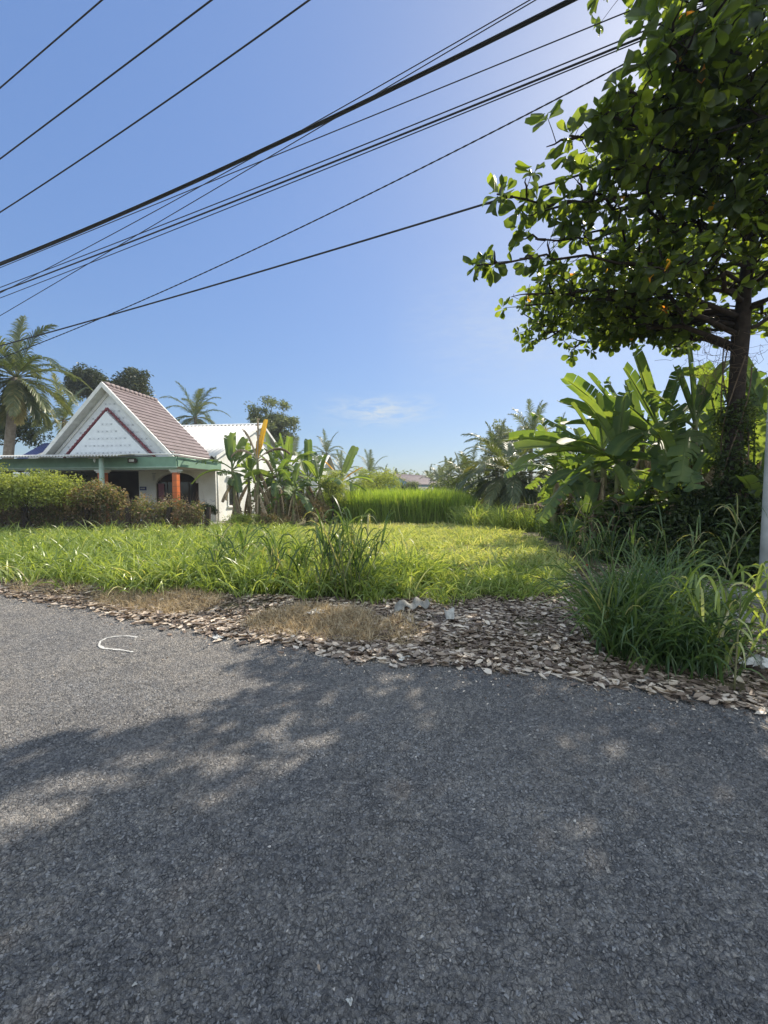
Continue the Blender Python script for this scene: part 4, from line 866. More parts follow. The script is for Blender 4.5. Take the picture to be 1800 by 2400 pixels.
# ------------------------------------------------------------------ the big broad leaved tree at right
T0 = np.array([*GP(1712, 1298)[:2], 0.0]); T0 = T0 * (7.6 / T0[1]); T0[2] = 0
TR = empty('broadleaf_tree', T0, 'tall dark broad leaved tree with layered spreading crown at the right edge', 'tree')
trunk = np.array([(0, 0, -.1), (.01, 0, .8), (0, .02, 1.8), (-.02, 0, 2.8), (-.03, -.03, 3.7), (-.02, -.05, 4.4), (.02, -.05, 5.4), (.1, -.1, 6.6), (.2, -.2, 7.8), (.3, -.3, 9.2)])
gt = G(); gt.tube(trunk, [.17, .145, .135, .13, .125, .135, .095, .075, .055, .03], 14)
TL = [leaf_tmpl(7, .55, .25, .22), leaf_tmpl(7, .6, -.3, .15), leaf_tmpl(7, .5, .4, .3), leaf_tmpl(7, .56, -.15, -.2)]
for q in TL: q[0][:, 0] *= np.interp(q[0][:, 1], [0, .5, .8, 1], [.35, .95, 1.15, 1])
LP, LM, LV = [], [], []
def whorl(p, d, k, L):
    d = nrm(np.asarray(d)); ref = np.array([0, 0, 1.]) if abs(d[2]) < .9 else np.array([1., 0, 0]); x = nrm(np.cross(d, ref)); y = np.cross(d, x); a0 = rng.random() * 6.28; wv_ = rng.random()
    for i in range(k):
        a = a0 + i * 6.283 / k + rng.normal(0, .25); op = R(rng.uniform(48, 100)); rad_ = x * math.cos(a) + y * math.sin(a); ld = nrm(d * math.cos(op) + rad_ * math.sin(op) + np.array([0, 0, -.28])); nn = nrm(np.cross(np.cross(ld, d + [0, 0, .6]), ld) + rng.normal(0, .28, 3)); sd_ = nrm(np.cross(ld, nn)); nn = np.cross(sd_, ld)
        Lk = L * rng.uniform(.6, 1.12); LP.append(p + ld * .03); LM.append(np.stack([sd_, ld, nn], 1) * Lk); LV.append(min(1, max(0, .1 + .35 * wv_ + .5 * rng.random() + (.3 if rng.random() < .018 else 0))))
def primary(tip, z0, r0=.045, nsec=11, L=.235, sp=1.25, arch=.07, dens=1.0, start=.22):
    tip = np.asarray(tip, float) - T0; i0 = np.array([np.interp(z0, trunk[:, 2], trunk[:, k]) for k in range(3)]); pr = limb(i0, tip, 12, .022, arch); Lp = np.linalg.norm(tip - i0)
    gt.tube(pr, np.linspace(r0, .012, 12), 7); dirp = nrm(tip - i0)
    whorl(pr[-1], pr[-1] - pr[-2], 8, L)
    for k in range(10):                                          # short spurs along the outer half of the limb
        f = rng.uniform(.45, 1); p = np.array([np.interp(f, np.linspace(0, 1, 12), pr[:, q]) for q in range(3)]); dt = nrm(dirp * .5 + rng.normal(0, .7, 3) + [0, 0, .2]); e3 = p + dt * rng.uniform(.08, .45); gt.tube([p, (p + e3) / 2, e3], [.007, .006, .004], 4); whorl(e3, dt, int(rng.integers(5, 9)), L * rng.uniform(.8, 1.1))
    for k in range(nsec):
        f = start + (1 - start) * (k + rng.random() * .7) / nsec; f = min(f, .98); p = np.array([np.interp(f, np.linspace(0, 1, 12), pr[:, q]) for q in range(3)]); sgn = 1 if k % 2 else -1
        sd_ = nrm(np.cross(dirp, [0, 0, 1.])) * sgn; ln = sp * (1.15 - .75 * f) * rng.uniform(.6, 1.2); d = nrm(sd_ * rng.uniform(.5, 1.1) + dirp * .75 + np.array([0, 0, rng.uniform(-.15, .35)])); e2 = p + d * ln
        sec = limb(p, e2, 5, .05, .05); gt.tube(sec, np.linspace(.022, .006, 5), 5); 
        for w_ in range(int(round((1.1 + ln * 1.45) * dens))):
            ff = rng.uniform(.25, 1); b_ = np.array([np.interp(ff, np.linspace(0, 1, 5), sec[:, q]) for q in range(3)]); dt = nrm(d * .6 + rng.normal(0, .6, 3) + [0, 0, .25]); e3 = b_ + dt * rng.uniform(.12, .42)
            gt.tube([b_, (b_ + e3) / 2 + [0, 0, .01], e3], [.006, .005, .004], 4); whorl(e3, dt, int(rng.integers(6, 10)), L * rng.uniform(.8, 1.15))
# (tip pixel, depth, height on trunk, secondaries)
for (px, py, Y), z0, ns, sp_, L_ in (
    ((1118, 622, 6.2), 5.0, 9, .75, .21), ((1165, 455, 5.9), 5.6, 10, .8, .22), ((1335, 318, 5.5), 6.2, 10, .9, .24), ((1420, 262, 5.3), 6.6, 10, .9, .24),
    ((1555, 95, 5.0), 7.4, 11, .9, .25), ((1575, -90, 4.9), 8.2, 11, .9, .25), ((1660, 60, 5.2), 7.8, 11, 1.0, .25), ((1700, -200, 5.2), 8.6, 10, 1.0, .25),
    ((1255, 560, 6.4), 5.3, 12, 1.1, .23), ((1330, 470, 6.0), 5.8, 12, 1.1, .23), ((1470, 380, 5.7), 6.4, 12, 1.1, .24), ((1600, 250, 5.6), 7.0, 12, 1.1, .24), ((1730, 200, 5.6), 7.2, 11, 1.1, .24),
    ((1235, 715, 8.2), 4.4, 12, 1.1, .22), ((1240, 770, 9.4), 4.4, 12, 1.2, .22), ((1320, 690, 7.2), 4.6, 13, 1.2, .22), ((1380, 770, 10.3), 4.3, 12, 1.3, .22), ((1500, 765, 10.6), 4.3, 12, 1.3, .22),
    ((1245, 800, 9.2), 4.4, 12, 1.1, .22), ((1340, 815, 9.8), 4.4, 12, 1.2, .22), ((1430, 810, 9.6), 4.4, 12, 1.2, .22), ((1540, 775, 8.6), 4.4, 12, 1.1, .22), ((1235, 690, 7.4), 4.7, 12, 1.0, .21), ((1450, 200, 5.1), 6.9, 10, .8, .25),
    ((1560, 640, 6.0), 4.9, 10, 1.0, .23), ((1830, 480, 6.0), 5.2, 12, 1.1, .24), ((1720, 420, 6.2), 5.8, 12, 1.1, .24), ((1400, 620, 8.5), 5.2, 13, 1.3, .22), ((1560, 520, 8.8), 5.8, 13, 1.3, .22), ((1500, 400, 7.5), 6.4, 13, 1.3, .23), ((1640, 330, 7.8), 7.2, 12, 1.2, .23), ((1640, 130, 7.2), 8.2, 12, 1.2, .23), ((1750, 650, 9.8), 4.6, 12, 1.2, .23), ((1900, 250, 6.4), 7, 11, 1.1, .24)):
    primary(P(px, py, Y), z0 + (rng.uniform(-.35, .5) if z0 < 5 else 0), .05 if z0 < 5 else .035, ns, L_ * (1.12 if z0 > 5.5 else 1), sp_, dens=.58 if z0 > 5.5 else .9)
for a, r_, z_, z0 in ((10, 4.2, 5.2, 4.5), (-25, 4.4, 5.6, 4.9), (40, 4.2, 5.6, 4.7), (70, 3.6, 5.4, 4.5), (-60, 4.0, 5.3, 4.8), (-90, 4.3, 6.0, 5.2), (20, 3.6, 7, 6.2), (-40, 3.6, 7.2, 6.4), (80, 3.2, 7.2, 6.4), (-75, 3.7, 7.6, 6.8), (-110, 3.4, 8.6, 7.8), (130, 2.6, 8.8, 7.8), (-160, 3.2, 9.4, 8.2), (-120, 4.4, 6.8, 6.0)):
    primary(T0 + [r_ * math.cos(R(a)), r_ * math.sin(R(a)), z_], z0, .04, 11, .24, 1.2, dens=.8)
gt.build('trunk', M['bark'], TR)
LP, LM, LV = np.array(LP), np.array(LM), np.array(LV); 
GAPS = [[(-20, 1890), (150, 1820), (310, 1770), (335, 1800), (200, 1885), (-20, 1970)], [(560, 1845), (620, 1790), (760, 1722), (775, 1745), (690, 1800), (600, 1855)], [(680, 1835), (735, 1790), (745, 1830), (690, 1875)],
        [(120, 1705), (250, 1655), (520, 1590), (570, 1615), (400, 1680), (200, 1725)], [(330, 1560), (520, 1530), (560, 1550), (400, 1590)], [(1235, 1710), (1275, 1690), (1310, 1712), (1275, 1735)], [(1295, 1790), (1330, 1775), (1350, 1795), (1315, 1812)],
        [(360, 2115), (470, 2045), (530, 2035), (430, 2135)], [(970, 2000), (1010, 1965), (1050, 2000), (1005, 2035)], [(1060, 1605), (1100, 1590), (1125, 1606), (1090, 1620)], [(440, 1790), (520, 1750), (560, 1765), (480, 1810)], [(1520, 1700), (1560, 1680), (1600, 1705), (1550, 1725)], [(640, 2130), (720, 2090), (760, 2110), (690, 2160)], [(840, 1620), (900, 1600), (960, 1615), (890, 1635)], [(-20, 1590), (100, 1570), (200, 1580), (60, 1620)]]
W_ = LP + T0 + LM[:, :, 1] * .5; SH = W_ - SUN_D * (W_[:, 2:3] / SUN_D[2]); kp = np.ones(len(LP), bool)
for q in GAPS:
    qc = np.mean(q, 0); q = [tuple(qc + (np.array(v) - qc) * 1.35) for v in q]; kp &= ~(inside(SH[:, :2], q) & (rng.random(len(LP)) < .97))
LP, LM, LV = LP[kp], LM[kp], LV[kp]
g = G(); ix = rng.integers(0, 4, len(LP)); print('almond leaves', len(LP))
for k, (tv, tf) in enumerate(TL): g.inst(tv, tf, LM[ix == k], LP[ix == k], LV[ix == k])
g.build('crown', M['almond'], TR)
# vines on the trunk and the dry tangle hanging under the fork
e_ = empty('climbing_vine', T0, 'leafy vine climbing the trunk with dry tangled tendrils under the fork', 'vine'); g = G(); gl = G()
for k in range(7):
    zz = np.linspace(0, 3.6 + .9 * rng.random(), 30); ph = rng.random() * 6.28; w = rng.uniform(.6, 1.4); tx = np.interp(zz, trunk[:, 2], trunk[:, 0]); rr_ = .19 + .03 * rng.random()
    g.tube(np.stack([tx + rr_ * np.cos(ph + zz * w), rr_ * np.sin(ph + zz * w), zz], 1), .011, 5)
for k in range(60):
    a = rng.random() * 6.28; z_ = rng.uniform(3.6, 4.3); p0 = np.array([.1 - rng.random() * 1.0, rng.normal(0, .3), z_]); p = [p0]; d = nrm(rng.normal(size=3))
    for j in range(9): d = nrm(d + rng.normal(0, .6, 3) + [0, 0, -.12]); p.append(p[-1] + d * .09)
    g.tube(p, .003, 4)
g.build('tendrils', M['twig'], e_)
zc = rng.uniform(.2, 3.4, 90); aa_ = rng.random(90) * 6.28; tx = np.interp(zc, trunk[:, 2], trunk[:, 0]); cloud(gl, np.stack([tx + .22 * np.cos(aa_), .22 * np.sin(aa_), zc], 1), .17, 34, .085); gl.build('vine_leaves', M['tree'], e_)

def tips(px, py_base, Y, ztop, lst, lean=(0, 0)):                # leaves aimed at where their tips stand
    q = P(px, py_base, Y); c = np.array([q[0] + lean[0], q[1] + lean[1], ztop]); o = []
    for tx, ty, dY, dr_, kd in lst:
        d = P(tx, ty, Y + dY) - c; L = np.linalg.norm(d) * (1.08 + .10 * dr_); h_ = math.hypot(d[0], d[1]); el = math.degrees(math.atan2(d[2], h_)) + 32 * dr_ * (h_ / np.linalg.norm(d)); o.append((math.degrees(math.atan2(d[1], d[0])), min(88, el), L, dr_, kd))
    return o
# ------------------------------------------------------------------ banana plants, right side
GR = 'banana plants crowding the shady right side'
LL = std_leaves
banana(1418, 1230, 9.6, 2.55, tips(1418, 1230, 9.6, 2.55, [(1213, 1012, -.3, .3, 'g'), (1232, 1075, -.6, .5, 'g'), (1262, 958, .2, .15, 't'), (1285, 1170, -.3, .8, 't'), (1345, 945, .3, .15, 'g'), (1400, 925, .2, .1, 'g'), (1330, 1035, -.9, .4, 'g'), (1225, 1040, .5, .25, 'g'), (1500, 990, .2, .4, 'g'), (1490, 1110, -.8, .9, 't')], (-.1, 0)), 'banana plant nearest the lawn with blades reaching far out left', GR, lean=(-.1, 0))
banana(1445, 1240, 9.2, 2.3, LL(7, 1.6, 75, 0, (.3, 1.3)), 'shorter banana plant close beside the one nearest the lawn', GR)
banana(1540, 1240, 9.6, 3.0, tips(1540, 1240, 9.6, 3.0, [(1492, 832, .1, .08, 'g'), (1470, 868, .5, .12, 'g'), (1400, 960, -.2, .35, 'g'), (1440, 920, .4, .25, 't'), (1590, 875, .1, .1, 'g'), (1640, 930, .3, .3, 'g'), (1450, 1050, -.9, .6, 'g'), (1620, 1030, -.9, .7, 't'), (1560, 1110, -1.4, 1.0, 'g')]), 'tall banana plant whose upright blades stand highest against the sky', GR)
banana(1620, 1250, 9.0, 3.1, tips(1620, 1250, 9.0, 3.1, [(1612, 815, .1, .05, 'g'), (1585, 862, .3, .12, 'g'), (1525, 905, -.2, .3, 't'), (1660, 880, .2, .15, 'g'), (1700, 850, .3, .2, 'g'), (1720, 960, -.3, .5, 'g'), (1550, 1000, -.9, .6, 'g'), (1690, 1060, -1.0, .8, 'g'), (1600, 1090, -1.4, 1.0, 't')]), 'tall banana plant just left of the tree trunk', GR)
banana(1500, 1240, 11.0, 2.9, tips(1500, 1240, 11.0, 3.0, [(1338, 878, 0, .12, 'g'), (1330, 925, -.3, .25, 'g'), (1388, 872, .2, .1, 'g'), (1430, 885, .4, .1, 't'), (1340, 975, -.5, .4, 'g'), (1470, 890, .3, .1, 'g'), (1590, 960, 0, .5, 'g'), (1570, 1040, -.6, .8, 'g')]), 'banana plant behind with three slanting blades on its left', GR)
banana(1340, 1230, 12.5, 2.0, LL(8, 1.7, 70, 0, (.3, 1.0), 160, .5), 'low pale banana plant at the back, left end of the group', GR)
banana(1580, 1250, 8.3, 2.0, LL(7, 1.5, 70, 0, (.4, 1.2)), 'mid height dark banana plant in front of the tall ones', GR)
banana(1680, 1250, 10.2, 2.8, LL(8, 1.9, 78, 5, (.3, 1.1)), 'banana plant directly behind the tree trunk', GR)
banana(1780, 1250, 9.4, 3.3, [(100, 70, 2.2, .3, 'g'), (160, 50, 2.2, .5, 'g'), (60, 50, 2.0, .5, 'g'), (200, 25, 2.0, .9, 't'), (240, 30, 1.8, 1, 'g'), (-60, 30, 1.8, 1, 'g')], 'banana plant right of the trunk with one broad backlit blade', GR)
banana(1760, 1270, 7.8, 1.9, LL(6, 1.4, 70, 0, (.4, 1.2)), 'small banana plant between trunk and utility pole', GR)
banana(1880, 1250, 9.0, 3.0, LL(7, 1.9), 'banana plant at the right edge behind the pole', GR)
for px_, Y_, zt, n_, L_, lab in ((1300, 12.6, 2.3, 9, 1.8, 'banana plant in the back row at the left, beside the palms'), (1385, 11.6, 2.2, 9, 1.7, 'banana plant in the back row behind the one nearest the lawn'), (1455, 12.2, 2.3, 9, 1.7, 'banana plant in the back row left of the highest blades'), (1530, 12.4, 2.4, 9, 1.8, 'banana plant in the back row behind the highest blades'), (1650, 11.8, 2.7, 10, 1.9, 'banana plant in the back row left of the trunk'), (1730, 11.4, 3.3, 10, 2.1, 'banana plant in the back row right of the trunk'), (1810, 10.8, 3.3, 10, 2.1, 'banana plant in the back row behind the pole')):
    banana(px_, 1230, Y_, zt, LL(n_, L_, 80, 0, (.2, 1.0)), lab, GR, dead=2)
for px_, Y_, zt, lab in ((1370, 9.4, .9, 'knee high banana sucker at the lawn edge'), (1480, 8.6, 1.2, 'young banana sucker in front of the tall plants'), (1600, 8.0, 1.3, 'young banana sucker left of the trunk foot'), (1770, 7.4, 1.3, 'young banana sucker beside the pole')):
    banana(px_, 1280, Y_, zt, LL(6, 1.1, 78, 20, (.2, .9)), lab, GR, .05, 1)
# ------------------------------------------------------------------ banana plants, left of centre
GL = 'banana plants beside the white house'
banana(555, 1236, 16.6, 2.55, [(125, 68, 1.6, .15, 'g'), (90, 82, 1.5, .1, 'g'), (60, 66, 1.5, .25, 'g'), (35, 50, 1.5, .4, 'g'), (200, 15, 1.7, 1.1, 'g'), (185, 35, 1.6, .8, 't'), (-30, 20, 1.6, 1.5, 'g'), (-60, 5, 1.6, 1.5, 'g'), (20, 0, 1.5, 1.6, 'g')], 'green banana plant in front of the house side window', GL, lean=(-.15, 0))
banana(606, 1238, 16.4, 2.9, [(95, 86, 1.7, .05, 'd'), (60, 74, 1.8, .1, 'y'), (140, 65, 1.8, .5, 'd'), (165, 45, 1.6, 1.2, 'd'), (30, 45, 1.6, .9, 'd'), (-40, 20, 1.3, 1.5, 'd'), (100, 70, .9, .1, 'y')], 'dying banana plant with withered brown leaves and one upright yellow leaf', GL, .09)
banana(655, 1236, 17.0, 2.0, LL(9, 1.6, 78, -5, (.3, 1.3), 30, .5), 'bushy banana plant right of the dying one', GL)
banana(690, 1238, 16.2, 1.7, LL(8, 1.4, 70, -5, (.4, 1.3), 80, .6), 'low leafy banana plant before the others beside the house', GL)
banana(722, 1232, 18.0, 2.2, [(95, 80, 1.8, .08, 'g'), (130, 60, 1.6, .3, 'g'), (170, 40, 1.6, .8, 'd'), (190, 30, 2.0, 1.0, 'd'), (20, 40, 1.5, .8, 'g'), (50, 60, 1.4, .4, 'g'), (-40, 10, 1.5, 1.3, 'g'), (230, 10, 1.5, 1.3, 't')], 'banana plant with a single tall upright green blade', GL)
banana(800, 1228, 19.0, 2.1, [(50, 62, 2.0, .12, 'g'), (70, 50, 1.7, .2, 'g'), (140, 50, 1.6, .3, 'y'), (160, 30, 1.6, .7, 't'), (20, 38, 1.3, .2, 'y'), (0, 25, 1.6, .7, 'g'), (-10, 5, 1.6, 1.0, 'g'), (200, 10, 1.5, 1.2, 'g'), (-60, 20, 1.3, 1.2, 'g')], 'banana plant at the right of its group with orange yellow leaves', GL)
banana(640, 1230, 18.6, 2.5, LL(9, 1.7, 80, 0, (.2, 1)), 'banana plant half hidden at the back by the house wall', GL)
banana(585, 1236, 17.6, 2.2, LL(8, 1.6, 78, 0, (.3, 1)), 'banana plant between the window and the dying plant', GL)
banana(675, 1236, 17.8, 2.6, LL(9, 1.7, 80, 5, (.2, 1)), 'tall leafy banana plant at the middle of the left group', GL)
banana(750, 1234, 17.2, 1.9, LL(9, 1.6, 76, 0, (.3, 1.1)), 'leafy banana plant left of the feathery creeper', GL)

# ------------------------------------------------------------------ palms
def pp(cx, cy, Y, L, label, tx=None, **k):
    q = P(cx, cy, Y); bx = q[0] if tx is None else P(tx, 1200, Y)[0]; return palm((bx, Y, 0), q, L, label, **k)
pp(38, 885, 20, 3.3, 'large coconut palm at far left with drooping yellowish fronds', tx=10, nfr=34, npair=64, tr=.24, e_lo=-72, lw=.05, dr=1.15)
pp(150, 985, 27, 3.0, 'coconut palm half hidden behind the left slope of the gable', nfr=18, npair=44)
pp(458, 978, 34, 3.1, 'coconut palm rising behind the house roof', nfr=24, npair=46, e_lo=-40)
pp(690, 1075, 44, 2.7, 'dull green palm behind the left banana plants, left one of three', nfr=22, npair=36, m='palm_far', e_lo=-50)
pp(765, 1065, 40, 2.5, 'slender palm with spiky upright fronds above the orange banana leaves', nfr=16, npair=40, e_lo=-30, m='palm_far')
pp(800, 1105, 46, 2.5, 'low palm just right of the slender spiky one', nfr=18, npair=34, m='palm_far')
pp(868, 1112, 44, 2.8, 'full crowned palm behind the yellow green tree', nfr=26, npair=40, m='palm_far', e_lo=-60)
FG = 'small distant palms on the horizon'
for i, (cx, cy, Y, L, lab) in enumerate(((925, 1118, 75, 2.8, 'tiny far palm just left of the blue house'), (948, 1120, 90, 2.8, 'tiny far palm over the left end of the blue house'), (985, 1122, 85, 2.8, 'tiny far palm over the brown roof'), (1008, 1116, 68, 3.0, 'small far palm over the right end of the brown roof'), (1050, 1110, 50, 3.0, 'far palm in the gap right of the blue house'), (1030, 1118, 60, 2.8, 'far palm with yellowish crown above the tall grass'), (1078, 1100, 46, 2.8, 'far palm at left edge of the right palm group'), (900, 1112, 66, 2.8, 'far palm behind the right shoulder of the yellow green tree'))):
    pp(cx, cy + 14, Y, L, lab, nfr=22, npair=26, seg=2, lw=.13, m='palm_far', group=FG)
pp(1030, 1138, 36, 2.2, 'low palm in front of the blue house right end', nfr=14, npair=34, e_lo=-45)
PG = 'palms behind the right side of the lot'
pp(1100, 1128, 30, 2.9, 'palm at the left of the right palm group with greenish crown', nfr=22, npair=44, e_lo=-50, group=PG)
pp(1195, 1112, 19.5, 3.3, 'broad low coconut palm with arching silvery fronds right of the tall grass', nfr=40, npair=64, e_lo=-45, e_hi=62, tr=.2, group=PG, dr=1.0)
pp(1165, 1075, 27, 2.6, 'coconut palm just behind and left of the broad low one', nfr=20, npair=44, e_lo=-30, group=PG)
pp(1245, 1035, 29, 3.0, 'tallest palm of the right group with upright fronds', nfr=20, npair=44, e_lo=-10, group=PG)
pp(1295, 1090, 22, 2.8, 'shaded coconut palm behind the low pale banana plant', nfr=20, npair=44, e_lo=-40, group=PG)
e_ = empty('dead_palm_frond_pile', P(1245, 1215, 16.5) * [1, 1, 0], 'dark heap of dead drooping palm fronds beside the tall grass', 'dead fronds'); g = G(); palm_crown(g, (0, 0, 1.0), 16, 1.8, 40, .04, .9, 20, -60, 3, 1.2); g.build('fronds', M['banana_dead'], e_)

# ------------------------------------------------------------------ trees and shrubs
def tp(name, cx, cy, Y, rpx, rpy, label, base_px=None, depth_r=None, **k):
    q = P(cx, cy, Y); rx, rz = rpx / FPX * Y, rpy / FPX * Y; return tree(name, (q[0], Y, 0), q, (rx, depth_r or rx, rz), label, **k)
tp('mango_tree', 205, 905, 34, 38, 38, 'dark dense tree crown above the left slope of the gable', m='mango', ncl=60, nlf=150, L=.26, clr=.7)
tp('mango_tree', 262, 925, 34, 26, 30, 'dark round crown above the gable peak, middle of three', m='mango', ncl=44, nlf=150, L=.26, clr=.6)
tp('mango_tree', 318, 915, 34, 30, 42, 'dark dense crown above the tiled roof slope, right of three', m='mango', ncl=50, nlf=150, L=.26, clr=.6)
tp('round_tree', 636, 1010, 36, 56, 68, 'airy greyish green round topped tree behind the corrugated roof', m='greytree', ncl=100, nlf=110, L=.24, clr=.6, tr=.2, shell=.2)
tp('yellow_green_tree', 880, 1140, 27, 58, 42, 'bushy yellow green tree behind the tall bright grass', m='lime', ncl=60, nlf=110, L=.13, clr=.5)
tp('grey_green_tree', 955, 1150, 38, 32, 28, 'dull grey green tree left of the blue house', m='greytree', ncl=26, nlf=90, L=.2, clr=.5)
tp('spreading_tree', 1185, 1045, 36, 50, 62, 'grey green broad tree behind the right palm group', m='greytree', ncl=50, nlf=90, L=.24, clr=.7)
tp('dark_tree', 15, 1010, 30, 70, 60, 'dark leafy tree behind the big palm trunk at far left', m='tree', ncl=40, nlf=90, L=.25, clr=.8)
tp('shrub', 780, 1150, 17.5, 42, 48, 'feathery yellow green creeper heaped over the right end of the left banana group', cat='shrub', m='lime', ncl=55, nlf=110, L=.06, clr=.28, tr=.05)
tp('shrub', 725, 1200, 16.8, 50, 32, 'tangled green shrub at the foot of the left banana plants', cat='shrub', m='hedge', ncl=40, nlf=110, L=.07, clr=.28, tr=.04)
tp('shrub', 640, 1222, 16.0, 40, 18, 'low light green shrub under the dying banana plant', cat='shrub', m='hedge', ncl=30, nlf=100, L=.07, clr=.22, tr=.04)
tp('shrub', 570, 1222, 15.3, 40, 18, 'rounded bright green bush in front of the side window', cat='shrub', m='lime', ncl=26, nlf=110, L=.065, clr=.22, tr=.04)
tp('small_tree', 482, 1195, 15.0, 24, 15, 'small dark trunked shrub with flat green top beside the orange column', cat='shrub', m='tree', ncl=18, nlf=100, L=.07, clr=.16, tr=.06)
tp('shrub', 60, 1150, 13.6, 130, 42, 'large light green shrub rising above the fence at far left', cat='shrub', m='lime', ncl=110, nlf=130, L=.085, clr=.4, tr=.05, depth_r=.9)
tp('shrub', -60, 1140, 13.2, 80, 50, 'light green shrub at the left edge of the frame', cat='shrub', m='lime', ncl=70, nlf=120, L=.085, clr=.4, tr=.05, depth_r=.9)
tp('shrub', 215, 1165, 13.9, 45, 34, 'loose reddish green shrub between light green shrub and hedge', cat='shrub', m='hedge', ncl=40, nlf=100, L=.09, clr=.3, tr=.04, depth_r=.6)
# hedge on the fence line
e_ = empty('hedge', (*P(240, 1240, 14.3)[:2], 0), 'scruffy brown and green hedge along the wire fence in front of the house', 'hedge'); g, gs = G(), G(); x0 = P(-120, 1200, 14.3)[0] - e_.location.x; x1 = P(470, 1200, 14.3)[0] - e_.location.x
for k in range(230):
    x = x0 + (x1 - x0) * rng.random(); top = 1.30 + .14 * math.sin(x * 2.1) + .1 * math.sin(x * 5.3) - .45 * max(0, (x - x1 + 1.3)); z = rng.uniform(.15, 1) ** .7 * top; cloud(g, [np.array([x, rng.normal(0, .22), z + .12 * rng.normal()])], .27, 62, .10, vspread=.6)
for k in range(420):
    x = x0 + (x1 - x0) * rng.random(); gs.tube(limb((x, rng.normal(0, .2), 0), (x + rng.normal(0, .35), rng.normal(0, .3), rng.uniform(.8, 1.6)), 5, .08), [.009, .008, .006, .004, .002], 4)
g.build('foliage', M['hedge'], e_); gs.build('stems', M['twig'], e_)
e_ = empty('wire_fence', (*P(240, 1245, 13.9)[:2], 0), 'old wire mesh fence with leaning dark concrete posts in front of the hedge', 'fence')
for px, ln in ((-60, .12), (60, -.05), (192, .22), (385, .20), (486, .05), (300, .0)):
    x = P(px, 1200, 13.9)[0] - e_.location.x; g = G(); g.poly([(x - .06, -.06, 0), (x + .06, -.06, 0), (x + .06, .06, 0), (x - .06, .06, 0)], (ln, 0, 1.0)); part(g, 'post', 'bark', e_)
g = G()
for k in range(int((x1 - x0) / .09)):
    x = x0 + k * .09; g.tube([(x, -.07, .02), (x + .85, -.07, .87)], .0022, 3, cap=False); g.tube([(x + .85, -.075, .02), (x, -.075, .87)], .0022, 3, cap=False)
part(g, 'wire_mesh', 'twig', e_)
scrap('plastic_bag', 272, 1222, .55, 'white plastic bag caught low in the hedge', 'plastic litter', seed=21, flat=.5).location.z = .35
# napier block: bright tall grass
g = G(); p = np.stack([rng.uniform(-2.9, 4.0, 34000), 17.9 + rng.exponential(1.9, 34000)], 1); p = p[p[:, 1] < 26]; N = len(p)
L = (.85 + .62 * rng.random(N)) * np.interp(p[:, 0], [-2.9, -2.2, 3.2, 4.0], [.8, 1, 1.04, .8]); grass(g, p, L * np.where(rng.random(N) < .03, 1.18, 1), .020 + .018 * rng.random(N), .28, .55, 4, np.where(rng.random(N) < .5, .0, .35) * np.ones(N), None, 1.6)
tag(g.build('tall_bright_grass', M['napier']), 'block of tall bright green fodder grass at the far end of the lot', 'tall grass', kind='stuff')
g = G(); cen = [P(x, 1200, Y)[:2] for x, Y in ((1100, 17.2), (1130, 16.6), (1165, 16.3), (1195, 15.8), (1225, 15.2), (1150, 17.3), (1210, 16.8), (1090, 16.4), (1250, 14.8), (1180, 15.2), (1115, 15.9))]
for c in cen: tufts(np.array([c]), 130, .3, 1.35, .028, .55, 1.3, 6, g)
tag(g.build('reed_bank', M['grass']), 'arching green cane like grass at the foot of the right palms', 'tall grass', kind='stuff')
g = G(); cen = [P(x, 1200, Y)[:2] for x, Y in ((1290, 12.6), (1310, 11.8), (1335, 11.0), (1300, 12.2), (1275, 13.4))]
for c in cen: tufts(np.array([c]), 80, .16, .95, .022, .5, 1.2, 6, g)
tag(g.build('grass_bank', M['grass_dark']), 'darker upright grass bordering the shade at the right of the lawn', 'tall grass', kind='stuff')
# dark undergrowth under the bananas
UG = 'shaded undergrowth shrubs below the banana plants'
for i, (cx, cy, Y, rx, rz, lab) in enumerate(((1330, 1205, 12.8, 60, 60, 'dark shrub at the left end of the shaded undergrowth'), (1400, 1235, 10.4, 60, 70, 'dark root tangled shrub under the banana plant nearest the lawn'), (1480, 1235, 9.0, 70, 85, 'dark shrub below the highest banana blades'), (1570, 1235, 8.2, 75, 100, 'dark shrub just left of the trunk foot'), (1660, 1240, 7.9, 70, 105, 'dark shrub around the trunk foot'), (1745, 1230, 7.4, 70, 120, 'dark shrub between trunk and pole'), (1850, 1210, 7.8, 90, 130, 'dark shrub behind the utility pole'), (1440, 1300, 8.6, 60, 45, 'low weedy shrub at the edge of the lawn in shade'), (1560, 1310, 7.6, 70, 50, 'low weedy shrub left of the trunk foot'), (1660, 1330, 7.0, 60, 45, 'low weedy shrub in front of the trunk foot'), (1745, 1330, 6.8, 60, 50, 'low weedy shrub behind the concrete slab'))):
    tp('undergrowth_shrub', cx, cy, Y, rx, rz, lab, cat='shrub', m='tree', ncl=34, nlf=80, L=(.10, .15, .20, .12)[i % 4], clr=.36, tr=.03, group=UG, depth_r=.7, shell=.1)
for i, (cx, cy, Y, rx, rz, lab) in enumerate(((1370, 1120, 17, 70, 70, 'dark tree behind the left end of the right banana plants'), (1480, 1130, 15, 80, 100, 'dark tree behind the highest banana blades'), (1600, 1110, 14, 90, 110, 'dark tree behind the trunk at its left'), (1730, 1090, 14, 90, 130, 'dark tree behind the trunk at its right'), (1860, 1060, 13, 110, 160, 'dark tree at the right edge behind the pole'))):
    tp('background_tree', cx, cy, Y, rx, rz, lab, m='tree', ncl=46, nlf=100, L=.2, clr=.65, tr=.12, depth_r=1.4)
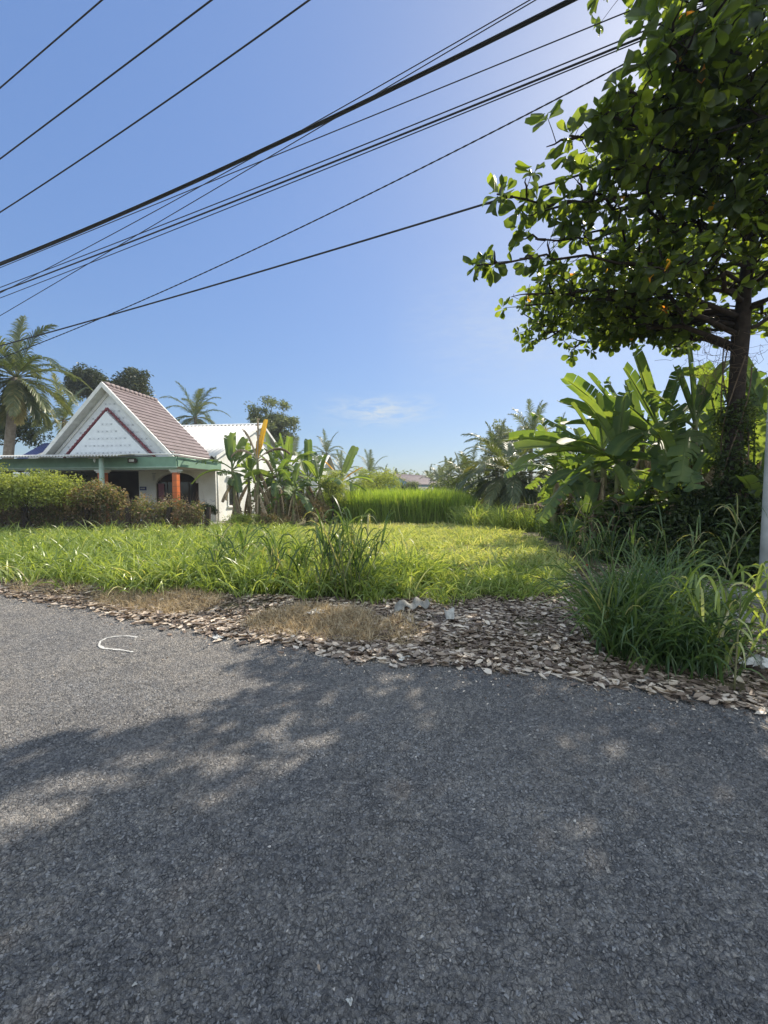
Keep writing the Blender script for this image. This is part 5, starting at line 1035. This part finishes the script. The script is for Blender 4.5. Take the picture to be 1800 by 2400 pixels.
for i, (x_, y_, h_, lab) in enumerate(((1400, 1350, 1.2, 'tall reed at the left end of the shaded bank'), (1530, 1370, 1.5, 'tall reed rising behind the big grass clump'), (1670, 1380, 1.5, 'tall reed just behind the concrete slab'), (1330, 1300, 1.0, 'tall reed where the lawn meets the shade'))):
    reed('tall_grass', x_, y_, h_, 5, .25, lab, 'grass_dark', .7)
# bare root and branch tangle on the bank
g = G()
for k in range(220):
    q = P(rng.uniform(1330, 1800), rng.uniform(1150, 1330), rng.uniform(8.2, 10.5)); q[2] = max(.1, q[2]); p = [q]; d = nrm(rng.normal(size=3) * [1, .5, 1])
    for j in range(7): d = nrm(d + rng.normal(0, .35, 3) + [0, 0, -.08]); p.append(p[-1] + d * .16)
    g.tube(p, np.linspace(.008, .003, 8), 4, rng.random())
tag(g.build('branch_tangle', M['twig']), 'tangle of dry vines and twigs hanging in the shaded undergrowth', 'dry vines', kind='stuff')
g = G(); g.tube(limb(P(1800, 1290, 7.0), P(1690, 1400, 6.4), 6, .03), [.018, .017, .015, .013, .012, .01], 6)
tag(g.build('fallen_branch', M['twig']), 'thin bare branch leaning against the pole foot', 'branch')
# far treeline
g = G(); far = []
for k in range(330):
    x = rng.uniform(-75, 95); Y = rng.uniform(72, 105); far.append((x, Y, rng.uniform(.5, 3.4) + 1.4 * math.sin(x * .21) + .6 * math.sin(x * .6)))
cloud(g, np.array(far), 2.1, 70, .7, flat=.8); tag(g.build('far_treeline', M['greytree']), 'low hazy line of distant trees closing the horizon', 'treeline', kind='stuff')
g = G(); far = [(rng.uniform(-9, -3), rng.uniform(22, 30), rng.uniform(.3, 1.6)) for _ in range(50)] + [(rng.uniform(3.5, 12), rng.uniform(21, 32), rng.uniform(.3, 2.2)) for _ in range(70)] + [(rng.uniform(-3, 4), rng.uniform(27, 34), rng.uniform(.3, 1.3)) for _ in range(40)] + [(rng.uniform(-30, -16), rng.uniform(17, 24), rng.uniform(.3, 2.2)) for _ in range(60)]
cloud(g, np.array(far), .8, 130, .2); tag(g.build('scrub', M['tree']), 'rough green scrub filling the ground between palms and tall grass', 'scrub', kind='stuff')

# pale air over the fields
import bmesh
bm = bmesh.new(); bmesh.ops.create_cube(bm, size=1); me = bpy.data.meshes.new('haze'); bm.to_mesh(me); bm.free()
hz = bpy.data.objects.new('haze', me); C.objects.link(hz); hz.scale = (300, 190, 18); hz.location = (0, 80, 7.5); hz['kind'] = 'stuff'; hz['label'] = 'thin pale haze over the fields toward the horizon'; hz['category'] = 'haze'
m, n, l, b = newmat('haze'); n.remove(b); pv = n.new('ShaderNodeVolumePrincipled'); pv.inputs['Density'].default_value = .0009; pv.inputs['Color'].default_value = (.82, .9, 1, 1); pv.inputs['Anisotropy'].default_value = .3
l.new(pv.outputs[0], n['Material Output'].inputs['Volume']); me.materials.append(m)
